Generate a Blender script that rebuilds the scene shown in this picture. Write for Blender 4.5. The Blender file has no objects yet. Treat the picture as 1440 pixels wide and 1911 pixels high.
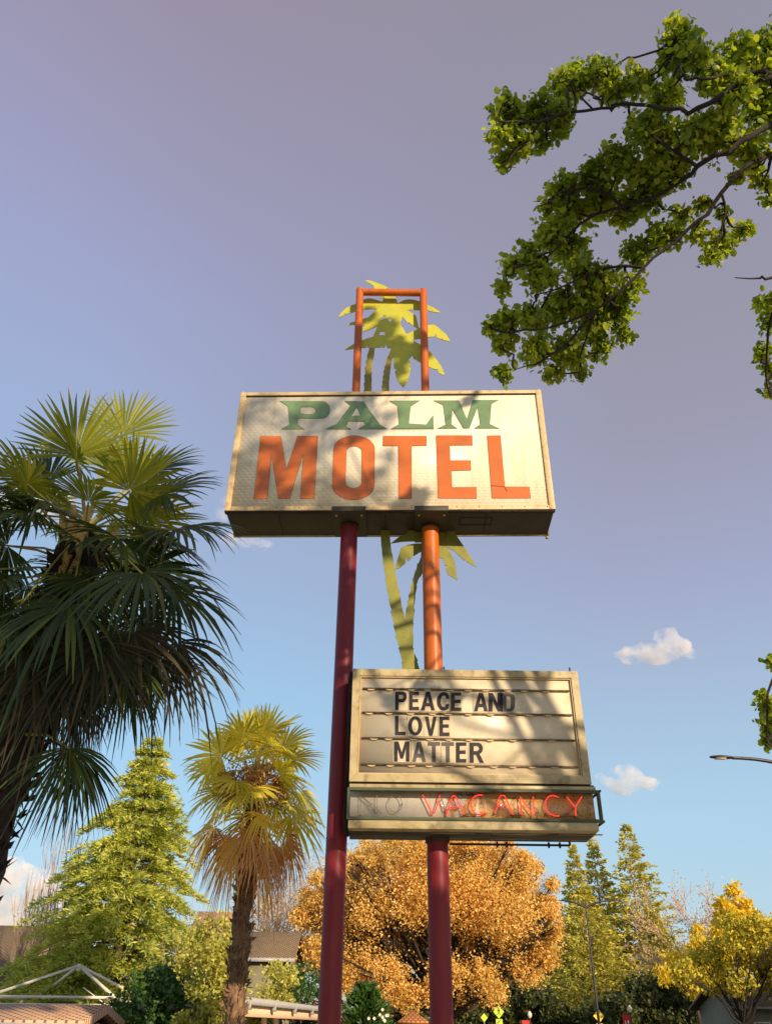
import bpy, math, random
import numpy as np
from mathutils import Vector
from mathutils.geometry import tessellate_polygon
PI = math.pi
rng = np.random.default_rng(7)
random.seed(7)
S = bpy.context.scene
COL = S.collection

# ------------------------------------------------------------------ camera model
FPX = 1490.0; PITCH = math.atan((1914 - 955.5) / FPX); ROLL = math.radians(0.69)
CAM = np.array([0.0, 0.0, 1.6])
FW = np.array([0, math.cos(PITCH), math.sin(PITCH)])
_r0 = np.array([1.0, 0, 0]); _u0 = np.array([0, -math.sin(PITCH), math.cos(PITCH)])
RT = _r0 * math.cos(ROLL) + _u0 * math.sin(ROLL); UP = -_r0 * math.sin(ROLL) + _u0 * math.cos(ROLL)
def ray(px, py): return FW * FPX + RT * (px - 720) + UP * (955.5 - py)
def at(px, py, Y):
    d = ray(px, py); return CAM + d * (Y / d[1])
def cpt(px, py, zc): return CAM + ray(px, py) * (zc / FPX)
def proj(P):
    q = np.asarray(P, float) - CAM; z = q @ FW
    zz = np.where(np.abs(z) < 1e-6, 1e-6, z)
    return 720 + FPX * (q @ RT) / zz, 955.5 - FPX * (q @ UP) / zz, z
def gx(px, Y): return at(px, 1911, Y)[0]
def hz(py, Y): return at(720, py, Y)[2]

SUN_EL = math.radians(18); SUN_AZ = math.radians(33)
SD = np.array([math.sin(SUN_AZ) * math.cos(SUN_EL), -math.cos(SUN_AZ) * math.cos(SUN_EL), math.sin(SUN_EL)])

# ------------------------------------------------------------------ mesh helpers
class MB:
    def __init__(s): s.v = []; s.n = 0; s.q = []
    def add(s, V, F):
        V = np.asarray(V, float).reshape(-1, 3); F = np.asarray(F, int)
        s.v.append(V); s.q.append(F + s.n); s.n += len(V); return s
    def tube(s, pts, rad, sides=8, cap=True, wob=0):
        pts = np.asarray(pts, float); n = len(pts); rad = np.broadcast_to(rad, (n,)).astype(float)
        T = np.gradient(pts, axis=0); T /= np.linalg.norm(T, axis=1)[:, None] + 1e-9
        ref = np.eye(3)[int(np.argmin(np.abs(T).max(0)))]
        V = []
        for i in range(n):
            a = np.cross(T[i], ref); l = np.linalg.norm(a)
            if l < 1e-3: a = np.cross(T[i], [0.3, 1, 0.1]); l = np.linalg.norm(a)
            a /= l; b = np.cross(T[i], a)
            th = np.arange(sides) * 2 * PI / sides
            rr = rad[i] * (1 + (wob * rng.uniform(-1, 1, sides) if wob else 0))
            V.append(pts[i] + (np.cos(th) * rr)[:, None] * a + (np.sin(th) * rr)[:, None] * b)
        V = np.concatenate(V); F = []
        for i in range(n - 1):
            k = np.arange(sides); k2 = (k + 1) % sides
            F.append(np.stack([i * sides + k, i * sides + k2, (i + 1) * sides + k2, (i + 1) * sides + k], 1))
        s.add(V, np.concatenate(F))
        if cap:
            for e, p in ((0, pts[0]), (n - 1, pts[-1])):
                ring = V[e * sides:(e + 1) * sides]; k = np.arange(sides)
                s.add(np.vstack([ring, p]), np.stack([k, (k + 1) % sides, np.full(sides, sides)], 1))
        return s
    def box(s, c, h, ax=None):
        c = np.asarray(c, float); A = np.eye(3) if ax is None else np.asarray(ax, float)
        V = np.array([c + A.T @ (np.array([x, y, z]) * h) for x in (-1, 1) for y in (-1, 1) for z in (-1, 1)])
        return s.add(V, [(0, 1, 3, 2), (4, 6, 7, 5), (0, 4, 5, 1), (2, 3, 7, 6), (0, 2, 6, 4), (1, 5, 7, 3)])
    def bar(s, a, b, w, h, up=(0, 0, 1)):
        a = np.asarray(a, float); b = np.asarray(b, float); d = b - a; L = np.linalg.norm(d); d /= L
        u = np.asarray(up, float); sd = np.cross(d, u); sd /= np.linalg.norm(sd); u = np.cross(sd, d)
        return s.box((a + b) / 2, np.array([L / 2, w / 2, h / 2]), [d, sd, u])
    def build(s, name, mat, parent=None, smooth=False, bevel=0, loc=None):
        V = np.concatenate(s.v); org = np.zeros(3)
        if parent is not None: org = WL[parent.name]
        elif loc is not None: org = np.asarray(loc, float)
        me = bpy.data.meshes.new(name)
        tot = np.concatenate([np.full(len(f), f.shape[1]) for f in s.q]); idx = np.concatenate([f.ravel() for f in s.q])
        me.vertices.add(len(V)); me.vertices.foreach_set('co', (V - org).astype(np.float32).ravel())
        me.loops.add(len(idx)); me.loops.foreach_set('vertex_index', idx.astype(np.int32))
        me.polygons.add(len(tot)); st = np.concatenate([[0], np.cumsum(tot)[:-1]])
        me.polygons.foreach_set('loop_start', st.astype(np.int32))
        if smooth: me.polygons.foreach_set('use_smooth', np.ones(len(tot), bool))
        me.update(calc_edges=True); me.validate()
        me.materials.append(mat)
        o = bpy.data.objects.new(name, me); COL.objects.link(o)
        if parent is not None: o.parent = parent; WL[o.name] = org
        else: o.location = org; WL[o.name] = org
        if bevel:
            m = o.modifiers.new('bevel', 'BEVEL'); m.width = bevel; m.segments = 2; m.limit_method = 'ANGLE'; m.angle_limit = .6
        return o
WL = {}
def tag(o, label=None, cat=None, group=None, kind=None):
    if label: o['label'] = label
    if cat: o['category'] = cat
    if group: o['group'] = group
    if kind: o['kind'] = kind
    return o
def thing(name, loc, label, cat, group=None):
    o = bpy.data.objects.new(name, None); COL.objects.link(o); o.location = tuple(loc); o.empty_display_size = .3
    WL[o.name] = np.asarray(loc, float); return tag(o, label, cat, group)
def copy_tree(o, loc, parent=None):
    c = o.copy(); COL.objects.link(c)
    if parent is None: c.location = tuple(loc)
    else: c.parent = parent
    for ch in list(o.children): copy_tree(ch, None, c)
    return c

# flat shape with thickness on a vertical plane: O origin, A in-plane horizontal axis, N outward normal
class Plane:
    def __init__(s, O, yaw):
        s.O = np.asarray(O, float); s.A = np.array([math.cos(yaw), -math.sin(yaw), 0]); s.N = np.array([-math.sin(yaw), -math.cos(yaw), 0])
    def px(s, x, y, off=0):
        d = ray(x, y); O = s.O + s.N * off; t = (s.N @ (O - CAM)) / (s.N @ d); q = CAM + d * t - s.O
        return (q @ s.A, q[2])
    def w(s, a, z, off=0): return s.O + s.A * a + np.array([0, 0, z]) + s.N * off
    def slab(s, mb, loops, o0, o1):
        n = 0; allp = [p for l in loops for p in l]
        tr = tessellate_polygon([[Vector((p[0], p[1], 0)) for p in l] for l in loops])
        m = len(allp); V = [s.w(a, z, o1) for a, z in allp] + [s.w(a, z, o0) for a, z in allp]
        F = [tuple(t) for t in tr] + [tuple(i + m for i in reversed(t)) for t in tr]
        mb.add(V, F)
        for l in loops:
            k = len(l); V = [s.w(a, z, o1) for a, z in l] + [s.w(a, z, o0) for a, z in l]
            mb.add(V, [(i, (i + 1) % k, k + (i + 1) % k, k + i) for i in range(k)])
        return mb
    def rect(s, mb, a0, a1, z0, z1, o0, o1):
        V = [s.w(a, z, o) for a in (a0, a1) for z in (z0, z1) for o in (o0, o1)]
        return mb.add(V, [(0, 1, 3, 2), (4, 6, 7, 5), (0, 4, 5, 1), (2, 3, 7, 6), (0, 2, 6, 4), (1, 5, 7, 3)])

# ------------------------------------------------------------------ materials
def newmat(name):
    m = bpy.data.materials.new(name); m.use_nodes = True; nt = m.node_tree; nt.nodes.clear()
    out = nt.nodes.new('ShaderNodeOutputMaterial'); return m, nt, out
def N(nt, t, **k):
    n = nt.nodes.new(t)
    for a, b in k.items():
        if a.startswith('i_'): n.inputs[a[2:].replace('_', ' ')].default_value = b
        else: setattr(n, a, b)
    return n
def ramp(nt, stops, interp='LINEAR'):
    r = nt.nodes.new('ShaderNodeValToRGB'); e = r.color_ramp.elements; r.color_ramp.interpolation = interp
    while len(e) < len(stops): e.new(0.5)
    for i, (p, c) in enumerate(stops): e[i].position = p; e[i].color = (*c, 1)
    return r
def surf(name, c1, c2=None, scale=4, rough=.6, metal=0, bump=0, bscale=40, spec=.5, dirt=None, dscale=3, damt=.5, stretch=(1, 1, 1), detail=8):
    """painted / weathered surface: two-tone noise, optional dirt patches and bump"""
    m, nt, out = newmat(name); L = nt.links
    b = N(nt, 'ShaderNodeBsdfPrincipled'); b.inputs['Roughness'].default_value = rough; b.inputs['Metallic'].default_value = metal
    b.inputs['Specular IOR Level'].default_value = spec
    tc = N(nt, 'ShaderNodeTexCoord'); mp = N(nt, 'ShaderNodeMapping'); mp.inputs['Scale'].default_value = stretch
    L.new(tc.outputs['Object'], mp.inputs[0])
    no = N(nt, 'ShaderNodeTexNoise'); no.inputs['Scale'].default_value = scale; no.inputs['Detail'].default_value = detail
    L.new(mp.outputs[0], no.inputs[0])
    r = ramp(nt, [(.3, c1), (.7, c2 or c1)]); L.new(no.outputs[0], r.inputs[0]); col = r.outputs[0]
    if dirt:
        n2 = N(nt, 'ShaderNodeTexNoise'); n2.inputs['Scale'].default_value = dscale; n2.inputs['Detail'].default_value = 10; n2.inputs['Roughness'].default_value = .7
        L.new(mp.outputs[0], n2.inputs[0]); r2 = ramp(nt, [(.5, (0, 0, 0)), (.68, (damt,) * 3)]); L.new(n2.outputs[0], r2.inputs[0])
        mx = N(nt, 'ShaderNodeMix', data_type='RGBA'); L.new(r2.outputs[0], mx.inputs[0]); L.new(col, mx.inputs[6]); mx.inputs[7].default_value = (*dirt, 1); col = mx.outputs[2]
    L.new(col, b.inputs['Base Color'])
    if bump:
        n3 = N(nt, 'ShaderNodeTexNoise'); n3.inputs['Scale'].default_value = bscale; n3.inputs['Detail'].default_value = 6; L.new(mp.outputs[0], n3.inputs[0])
        bp = N(nt, 'ShaderNodeBump'); bp.inputs['Strength'].default_value = bump; bp.inputs['Distance'].default_value = .02
        L.new(n3.outputs[0], bp.inputs['Height']); L.new(bp.outputs[0], b.inputs['Normal'])
    L.new(b.outputs[0], out.inputs[0]); return m
def leafmat(name, cols, trans=.4, rough=.55, patch=1.2, tcol=None):
    """leaf colour varies leaf by leaf and branch by branch; thin leaves let light through"""
    m, nt, out = newmat(name); L = nt.links
    g = N(nt, 'ShaderNodeNewGeometry'); tc = N(nt, 'ShaderNodeTexCoord'); no = N(nt, 'ShaderNodeTexNoise'); no.inputs['Scale'].default_value = patch
    L.new(tc.outputs['Object'], no.inputs[0])
    ad = N(nt, 'ShaderNodeMath', operation='MULTIPLY_ADD'); L.new(no.outputs[0], ad.inputs[0]); ad.inputs[1].default_value = .7
    m2 = N(nt, 'ShaderNodeMath', operation='MULTIPLY_ADD'); L.new(g.outputs['Random Per Island'], m2.inputs[0]); m2.inputs[1].default_value = .7; m2.inputs[2].default_value = -.2
    L.new(m2.outputs[0], ad.inputs[2])
    n = len(cols); r = ramp(nt, [(.1 + .8 * i / max(1, n - 1), c) for i, c in enumerate(cols)]); L.new(ad.outputs[0], r.inputs[0])
    b = N(nt, 'ShaderNodeBsdfPrincipled'); b.inputs['Roughness'].default_value = rough; b.inputs['Specular IOR Level'].default_value = .35
    L.new(r.outputs[0], b.inputs['Base Color'])
    t = N(nt, 'ShaderNodeBsdfTranslucent')
    hs = N(nt, 'ShaderNodeMix', data_type='RGBA', blend_type='MULTIPLY'); hs.inputs[0].default_value = 1; L.new(r.outputs[0], hs.inputs[6]); hs.inputs[7].default_value = (*(tcol or (1.5, 1.5, .6)), 1)
    L.new(hs.outputs[2], t.inputs[0])
    mx = N(nt, 'ShaderNodeMixShader'); mx.inputs[0].default_value = trans; L.new(b.outputs[0], mx.inputs[1]); L.new(t.outputs[0], mx.inputs[2])
    L.new(mx.outputs[0], out.inputs[0]); return m

M = {}
M['bark'] = surf('bark', (.05, .03, .018), (.12, .075, .045), 8, .95, bump=.8, bscale=30, stretch=(3, 3, .6))
M['bark_dark'] = surf('bark_dark', (.012, .009, .008), (.035, .025, .018), 8, .95, bump=.6, bscale=30)
M['bark_pale'] = surf('bark_pale', (.38, .25, .15), (.6, .42, .27), 6, .9)
M['fibre'] = surf('palm_fibre', (.10, .06, .03), (.32, .19, .10), 10, .95, bump=1, bscale=30, stretch=(4, 4, 1))
M['pear'] = leafmat('pear_leaf', [(.10, .16, .02), (.21, .28, .025), (.31, .39, .03), (.44, .46, .05)], .5, .4, 1.5)
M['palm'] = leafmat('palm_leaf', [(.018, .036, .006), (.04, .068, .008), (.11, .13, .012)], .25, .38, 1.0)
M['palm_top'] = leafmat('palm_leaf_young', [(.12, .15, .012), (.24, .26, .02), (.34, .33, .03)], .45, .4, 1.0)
M['palm2'] = leafmat('palm_leaf_sunlit', [(.40, .38, .035), (.68, .58, .07), (.84, .68, .10)], .4, .45, 1.5)
M['palm_yellow'] = leafmat('palm_leaf_yellow', [(.66, .56, .07), (.80, .58, .09), (.80, .44, .10)], .35, .5, 2)
M['palm_dead'] = leafmat('palm_leaf_dead', [(.5, .24, .09), (.68, .36, .14), (.78, .46, .2)], .2, .8, 2)
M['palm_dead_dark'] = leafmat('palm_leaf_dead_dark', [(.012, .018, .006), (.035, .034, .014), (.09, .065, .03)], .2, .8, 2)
M['petiole'] = surf('petiole', (.25, .24, .05), (.4, .36, .09), 5, .5)
M['sheath'] = surf('leaf_sheath', (.42, .27, .07), (.62, .42, .13), 5, .7, bump=.5)
M['fruit'] = surf('palm_fruit', (.25, .1, .03), (.5, .25, .08), 9, .7)

# ------------------------------------------------------------------ foliage generators
def unit(v): return v / (np.linalg.norm(v, axis=-1, keepdims=True) + 1e-9)
def leaves(mb, P, size, dirn=None, spread=1.0, aspect=.6, shape='leaf', fold=.25, jit=.35):
    """P (n,3) leaf bases; adds n small folded leaves"""
    n = len(P); 
    if n == 0: return
    d = rng.normal(size=(n, 3)) * spread
    if dirn is not None: d += dirn
    d = unit(d); r = rng.normal(size=(n, 3)); s = unit(np.cross(d, r)); nn = np.cross(d, s)
    L = (size * (1 + jit * rng.uniform(-1, 1, n)))[:, None]; W = L * aspect * .5
    if shape == 'leaf':
        V = np.stack([P, P + d * L * .22 + s * W * .8 + nn * W * fold, P + d * L * .62 + s * W * .85 + nn * W * fold, P + d * L,
                      P + d * L * .62 - s * W * .85 + nn * W * fold, P + d * L * .22 - s * W * .8 + nn * W * fold], 1)
        b = np.arange(n)[:, None] * 6
        F = np.concatenate([b + np.array([0, 1, 2, 3]), b + np.array([0, 3, 4, 5])])
        mb.add(V.reshape(-1, 3), F)
    elif shape == 'tri':
        V = np.stack([P - s * W, P + s * W, P + d * L], 1); b = np.arange(n)[:, None] * 3
        mb.add(V.reshape(-1, 3), b + np.array([0, 1, 2]))
    else:
        V = np.stack([P, P + d * L * .45 + s * W + nn * W * fold, P + d * L, P + d * L * .45 - s * W + nn * W * fold], 1); b = np.arange(n)[:, None] * 4
        F = np.concatenate([b + np.array([0, 1, 2]), b + np.array([0, 2, 3])]); mb.add(V.reshape(-1, 3), F)
def curve(a, b, k=6, sag=0, jit=0):
    a = np.asarray(a, float); b = np.asarray(b, float); t = np.linspace(0, 1, k)[:, None]
    p = a + (b - a) * t; L = np.linalg.norm(b - a); p[:, 2] += (sag * L * 4 * t * (1 - t))[:, 0]
    if jit: p[1:-1] += rng.normal(size=(k - 2, 3)) * jit * L
    return p

def blob_tree(name, label, cat, base, trunk_r, blobs, leafsize, dens, lm, bm, group=None, aspect=.7, shape='quad', trunk_top=.35, twigs=10, dirn=None, shell=.45, lean=0, squash=.85, twr=1.0, nlimb=None):
    """deciduous tree: blobs = [(centre, radius)]; leaves in clumps through each blob, limbs to each blob"""
    base = np.asarray(base, float); t = thing(name, base, label, cat, group)
    tb = MB(); cb = MB()
    C = np.array([b[0] for b in blobs]); R = np.array([b[1] for b in blobs])
    top = C[:, 2].max(); fork = base + np.array([lean, 0, (top - base[2]) * trunk_top])
    tb.tube(curve(base - [0, 0, .2], fork, 5, 0, .02), np.linspace(trunk_r, trunk_r * .7, 5), 8)
    for c, r in zip(C, R):
        p = curve(fork, c, 7, .06, .03); L = np.linalg.norm(c - fork)
        tb.tube(p, np.linspace(trunk_r * .45, trunk_r * .1, 7), 5, False)
        nt = twigs
        E = c + unit(rng.normal(size=(nt, 3))) * r * rng.uniform(.6, 1.05, (nt, 1)) * [1, 1, squash]
        for e in E:
            s0 = p[rng.integers(3, 7)]; tb.tube(curve(s0, e, 4, .03, .06), np.linspace(trunk_r * .1, trunk_r * .02, 4) * twr, 3, False)
        # leaf clumps: secondary centres on the shell, uneven density
        nc = max(6, int(14 * dens ** .3)); sc = c + unit(rng.normal(size=(nc, 3))) * r * rng.uniform(shell, .95, (nc, 1)) * [1, 1, squash]
        sc = np.vstack([sc, E]); n = int(dens * r * r)
        k = rng.integers(0, len(sc), n); w = rng.uniform(.5, 1.3, len(sc))[k]
        P = sc[k] + rng.normal(size=(n, 3)) * (r * .15 * w)[:, None]
        leaves(cb, P, leafsize, dirn, 1, aspect, shape)
    tb.build('trunk', bm, t, True); cb.build('crown', lm, t)
    return t

def conifer(name, label, base, H, R, lm, bm, nlev=40, per=9, leafsize=.2, nleaf=45, zlow=.05, rise=.15, droop=.35, prof=.8, group=None, tr=.25, gap=.0, dirn=(0, 0, -.25), width=.32, aspect=.35, lenjit=.3, keep=None):
    base = np.asarray(base, float); t = thing(name, base, label, 'tree', group); tb = MB(); cb = MB()
    tb.tube([base, base + [0, 0, H * .5], base + [0, 0, H * .98]], [tr, tr * .6, .02], 8); zs = rng.uniform(.72, 1.12, nlev * per)
    for i in range(nlev):
        f = (i + rng.uniform(0, 1)) / nlev; z = H * (zlow + (1 - zlow) * f); rr = R * (1 - f) ** prof + .02 * R
        for j in range(per):
            if rng.uniform() < gap: continue
            a = rng.uniform(0, 2 * PI); L = rr * (1 - lenjit * rng.uniform(0, 1) + .12 * rng.uniform(-1, 1)); d = np.array([math.cos(a), math.sin(a), 0]); s = np.array([-d[1], d[0], 0])
            u = np.linspace(0, 1, 6)[:, None]
            p = base + [0, 0, z] + d * L * u + np.array([0, 0, 1.0]) * L * (rise * u - droop * u ** 2.2)
            tb.tube(p[:], np.linspace(max(.012, tr * .14 * (1 - f)), .006, 6), 3, False)
            n = max(8, int(nleaf * (L / R) ** 1.0))
            tt = rng.uniform(.12, 1, n) ** .8; q = base + [0, 0, z] + d * (L * tt)[:, None] + np.array([0, 0, 1.0]) * (L * (rise * tt - droop * tt ** 2.2))[:, None]
            nt_ = max(4, int(6 + 18 * L / R)); tk = rng.integers(0, nt_, n); tc_ = rng.uniform(.2, 1.02, nt_); ts_ = rng.uniform(-1, 1, nt_); tt = np.clip(tc_[tk] + rng.normal(size=n) * .045, .05, 1.08)
            q = base + [0, 0, z] + d * (L * tt)[:, None] + np.array([0, 0, 1.0]) * (L * (rise * tt - droop * tt ** 2.2))[:, None]
            w = width * L * (1.05 - np.minimum(tt, 1)) + leafsize * .4; side = ts_[tk] + rng.normal(size=n) * .14
            q = q + s * (side * w)[:, None] + np.array([0, 0, -1]) * (np.abs(side) * w * .25)[:, None] + rng.normal(size=(n, 3)) * leafsize * .18
            if keep is not None:
                m = keep(q); q = q[m]; side = side[m]; n = len(q)
            if n: leaves(cb, q, leafsize, d * 1.1 + s * side[:, None] * 1.2 + np.array(dirn), .5, aspect, 'quad', .3)
    tb.build('trunk', bm, t, True); cb.build('crown', lm, t); return t

def bare_tree(name, label, base, H, spread, mat, group=None, tr=.08, n0=6, depth=4, up=.8, leafm=None, nl=0, ls=.1, thin=1.0, cat='tree', trunkf=.3, minr=.006):
    base = np.asarray(base, float); t = thing(name, base, label, cat, group); tb = MB(); cb = MB(); ends = []
    def grow(p, d, L, r, k):
        q = p + d * L; m = p + d * L * .5 + rng.normal(size=3) * L * .05
        tb.tube([p, m, q], [r, r * .8, r * .6], 5 if k == depth else 3, False)
        if k == 0: ends.append(q); return
        for i in range(n0 if k == depth else rng.integers(2, 5)):
            dd = unit(d * up + rng.normal(size=3) * spread + np.array([0, 0, .18]))
            s0 = p + d * L * rng.uniform(.35, 1)
            grow(s0 if i else q, dd, L * rng.uniform(.5, .85), max(minr, r * .55 * thin), k - 1)
    grow(base, np.array([0, 0, 1.0]), H * trunkf, tr, depth)
    tb.build('trunk', mat, t, True)
    if leafm and nl:
        E = np.array(ends); P = E[rng.integers(0, len(E), nl)] + rng.normal(size=(nl, 3)) * H * .025
        leaves(cb, P, ls, None, 1, .6, 'quad'); cb.build('crown', leafm, t)
    return t

def fan(mb, hub, e, n, L, nseg=34, span=2.75, join=.5, droop=.25, ragged=.12, fold=.35):
    """palmate fan leaf: e = main direction, n = upper-side normal"""
    hub = np.asarray(hub, float); e = unit(np.asarray(e, float)); n = np.asarray(n, float); n = unit(n - e * (n @ e)); s = np.cross(n, e)
    st = np.array([0.03, .2, .42, .65, .85, 1.0]); dth = 2 * span / nseg
    for k in range(nseg):
        th = -span + dth * (k + .5) + rng.normal() * .012; d = math.cos(th) * e + math.sin(th) * s; q = np.cross(n, d)
        Lk = L * (1 - .28 * (abs(th) / span) ** 3) * (1 + rng.uniform(-1, 1) * .05); rr = st * Lk
        hw = np.where(st <= join, rr * math.tan(dth / 2), join * Lk * math.tan(dth / 2) * np.clip((1.02 - st) / (1 - join), .04, 1) ** .75)
        dr = droop * rng.uniform(.6, 1.5) * (1.9 if rng.uniform() < ragged else 1)
        cen = hub + d * rr[:, None] + n * (Lk * .10 * np.sin(st * PI * .6))[:, None]
        cen[:, 2] -= dr * Lk * st ** 2.6
        lat = rng.normal() * .03 * (2 if rng.uniform() < ragged else 1); cen += q * (lat * Lk * st ** 3)[:, None]
        up = n * (hw * fold * (1))[:, None]
        V = np.stack([cen + q * hw[:, None] - up * .5, cen + up * .8, cen - q * hw[:, None] - up * .5], 1).reshape(-1, 3)
        F = []
        for i in range(5): F += [(3 * i, 3 * i + 1, 3 * i + 4, 3 * i + 3), (3 * i + 1, 3 * i + 2, 3 * i + 5, 3 * i + 4)]
        mb.add(V, F)

# ==================================================================== THE SIGN
O_R = (.06, 9.9, 0)
sign = thing('motel_sign', O_R, 'tall two-pole roadside motel sign with cream cabinet, palm cut-outs and a changeable letter board', 'sign')
M['pole'] = surf('orange_pole_paint', (.48, .115, .009), (.40, .085, .008), 2.5, .42, spec=.35, dirt=(.22, .04, .015), dscale=7, damt=.5, bump=.12, bscale=25, stretch=(1, 1, .22))
M['polered'] = surf('maroon_pole', (.20, .014, .020), (.15, .010, .017), 2.5, .48, spec=.3, dirt=(.2, .03, .015), dscale=7, damt=.6, bump=.12, bscale=25, stretch=(1, 1, .22))  # darker maroon tone for the left pole and lower right pole
M['tin'] = surf('tan_trim', (.56, .42, .22), (.48, .35, .17), 5, .5, dirt=(.12, .08, .04), dscale=9, damt=.5)
M['under'] = surf('dark_sheet_metal', (.05, .043, .025), (.034, .03, .018), 6, .6, dirt=(.03, .025, .015), dscale=5, damt=.6)
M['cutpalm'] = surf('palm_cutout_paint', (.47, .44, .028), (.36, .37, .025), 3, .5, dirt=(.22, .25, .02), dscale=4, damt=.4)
M['cutpalm_low'] = surf('palm_cutout_low_dark', (.15, .17, .02), (.24, .23, .025), 3, .5, dirt=(.08, .07, .02), dscale=4, damt=.6)  # lower sheet in a darker green than the upper one
M['palmtrunk'] = surf('palm_cutout_trunk_paint', (.30, .24, .03), (.2, .18, .025), 6, .6, dirt=(.14, .1, .03), dscale=6, damt=.7)
M['green'] = surf('green_letter', (.14, .235, .105), (.12, .21, .10), 2, .45, dirt=(.08, .12, .06), dscale=8, damt=.4)
M['orange'] = surf('orange_letter', (.50, .125, .016), (.44, .105, .013), 2, .42, dirt=(.4, .1, .015), dscale=8, damt=.35)
M['black'] = surf('black_plastic_letter', (.01, .008, .012), (.022, .017, .026), 9, .5, spec=.25, dirt=(.12, .1, .08), dscale=25, damt=.25)
M['greyletter'] = surf('faded_letter', (.05, .042, .042), (.075, .065, .062), 9, .5, dirt=(.03, .02, .02), dscale=20, damt=.5)
M['board'] = surf('board_panel', (.68, .60, .43), (.62, .54, .38), 1.5, .4, dirt=(.34, .26, .13), dscale=2.2, damt=.45, stretch=(1, 1, 1.3))
M['rail'] = surf('board_rail', (.05, .03, .018), (.22, .15, .07), 14, .5, stretch=(1, 1, 1))
M['olive'] = surf('olive_trim', (.44, .36, .19), (.34, .27, .13), 6, .45, dirt=(.08, .06, .02), dscale=7, damt=.7)
M['greentrim'] = surf('green_channel', (.05, .07, .03), (.035, .05, .02), 6, .5)

def polecurve(x, z0, z1, y=9.9): return [(x, y, z0), (x, y, (z0 + z1) / 2), (x, y, z1)]
ZB = 7.745; ZT = 9.945                       # cabinet bottom / top
ZB = 1.6 + 6.148; ZT = 1.6 + 8.34
XL, XR = -.529, .645
# poles: two colours (maroon up to the cabinet on the left pole, orange above the letter board on the right one)
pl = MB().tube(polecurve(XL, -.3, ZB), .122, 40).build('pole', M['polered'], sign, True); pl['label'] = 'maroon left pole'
pr = MB().tube(polecurve(XR, -.3, ZB), .122, 40).build('pole', M['pole'], sign, True); pr['label'] = 'orange right pole'
# paler replaced collar rings / seams on pole
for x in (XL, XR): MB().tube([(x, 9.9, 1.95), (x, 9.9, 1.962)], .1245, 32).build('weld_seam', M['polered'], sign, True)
# top frame, mitred tubes
zt = at(730, 546, 9.9)[2]; xa, xb = -.513, .618
tf = MB(); rr = .066
for x in (xa, xb):
    tf.tube([(x, 9.9, ZT - .3), (x, 9.9, (ZT + zt) / 2), (x, 9.9, zt + rr * .95)], rr, 28)
tf.tube([(xa + rr * .6, 9.9, zt), (0, 9.9, zt), (xb - rr * .6, 9.9, zt)], rr * .97, 28)
tfo = tf.build('top_frame', M['pole'], sign, True)
ring = [(-.02 + .03 * math.cos(a), 9.9, zt + rr + .015 + .03 * math.sin(a)) for a in np.linspace(0, 2 * PI, 14)]
MB().tube(ring, .008, 6).build('eye_bolt', M['tin'], sign, True)

# palm cut-out sheet (one mesh upper, one lower: same sheet of steel passing behind the cabinet)
PP = Plane((0, 10.06, 0), 0)
def tr(pts, ox, oy, sc): return [PP.px(ox + x / sc, oy + y / sc) for x, y in pts]
def trp(pl, pts, ox, oy, sc, off=0): return [pl.px(ox + x / sc, oy + y / sc, off) for x, y in pts]
up_out = [(385,95),(405,85),(460,95),(540,125),(610,150),(660,185),(700,205),(722,250),(745,300),(765,355),(800,335),(850,315),(900,308),(960,315),(1010,330),(1030,345),(1110,375),(1180,405),(1240,445),(1272,467),(1172,456),(1160,440),(1155,453),(1110,435),(1030,435),(925,433),(915,415),(905,435),(870,435),(905,455),(975,500),(990,560),(1010,648),(1060,622),(1120,612),(1180,605),(1220,625),(1270,670),(1330,720),(1378,803),(1300,785),(1280,765),(1273,776),(1218,755),(1207,712),(1193,745),(1120,750),(1060,762),(1010,770),(960,775),(920,795),(965,802),(1020,835),(1060,870),(1120,905),(1170,950),(1220,1020),(1270,1090),(1310,1185),(1290,1195),(1240,1165),(1228,1118),(1220,1130),(1160,1115),(1110,1085),(1030,1045),(985,1025),(980,998),(972,1015),(948,1000),(930,960),(915,985),(885,1013),(910,1035),(918,1085),(885,1090),(913,1108),(905,1180),(882,1240),(868,1238),(882,1255),(862,1290),(830,1337),(790,1300),(750,1230),(728,1150),(757,1122),(722,1118),(715,1050),(718,1000),(714,980),(700,1000),(690,1060),(684,1062),(681,1120),(674,1122),(673,1180),(668,1184),(668,1240),(662,1244),(662,1300),(664,1330),(662,1480),(568,1480),(566,1385),(580,1375),(572,1320),(585,1312),(580,1262),(592,1255),(586,1205),(600,1195),(595,1145),(610,1130),(606,1090),(622,1082),(622,1040),(650,970),(692,880),(637,875),(622,828),(611,870),(577,870),(571,846),(565,872),(497,873),(492,910),(490,960),(484,965),(484,1000),(476,1004),(475,1035),(466,1040),(472,1110),(463,1114),(464,1180),(458,1186),(462,1270),(457,1276),(462,1380),(460,1480),(362,1480),(364,1372),(374,1365),(366,1290),(378,1282),(370,1195),(384,1186),(378,1105),(393,1095),(390,1030),(404,1018),(406,955),(418,945),(432,875),(410,870),(402,848),(396,875),(330,875),(250,885),(148,900),(200,860),(260,825),(340,790),(410,765),(475,745),(492,705),(512,662),(524,622),(480,645),(415,670),(405,662),(398,680),(355,692),(362,640),(370,614),(340,605),(250,605),(170,607),(220,580),(270,568),(350,540),(420,520),(440,498),(490,450),(527,423),(450,420),(360,433),(260,450),(218,472),(215,440),(205,470),(152,485),(145,468),(136,492),(70,522),(100,470),(150,420),(210,385),(270,363),(340,320),(400,300),(450,297),(520,318),(578,335),(602,308),(575,300),(545,258),(500,195),(480,150),(430,120)]
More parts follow.
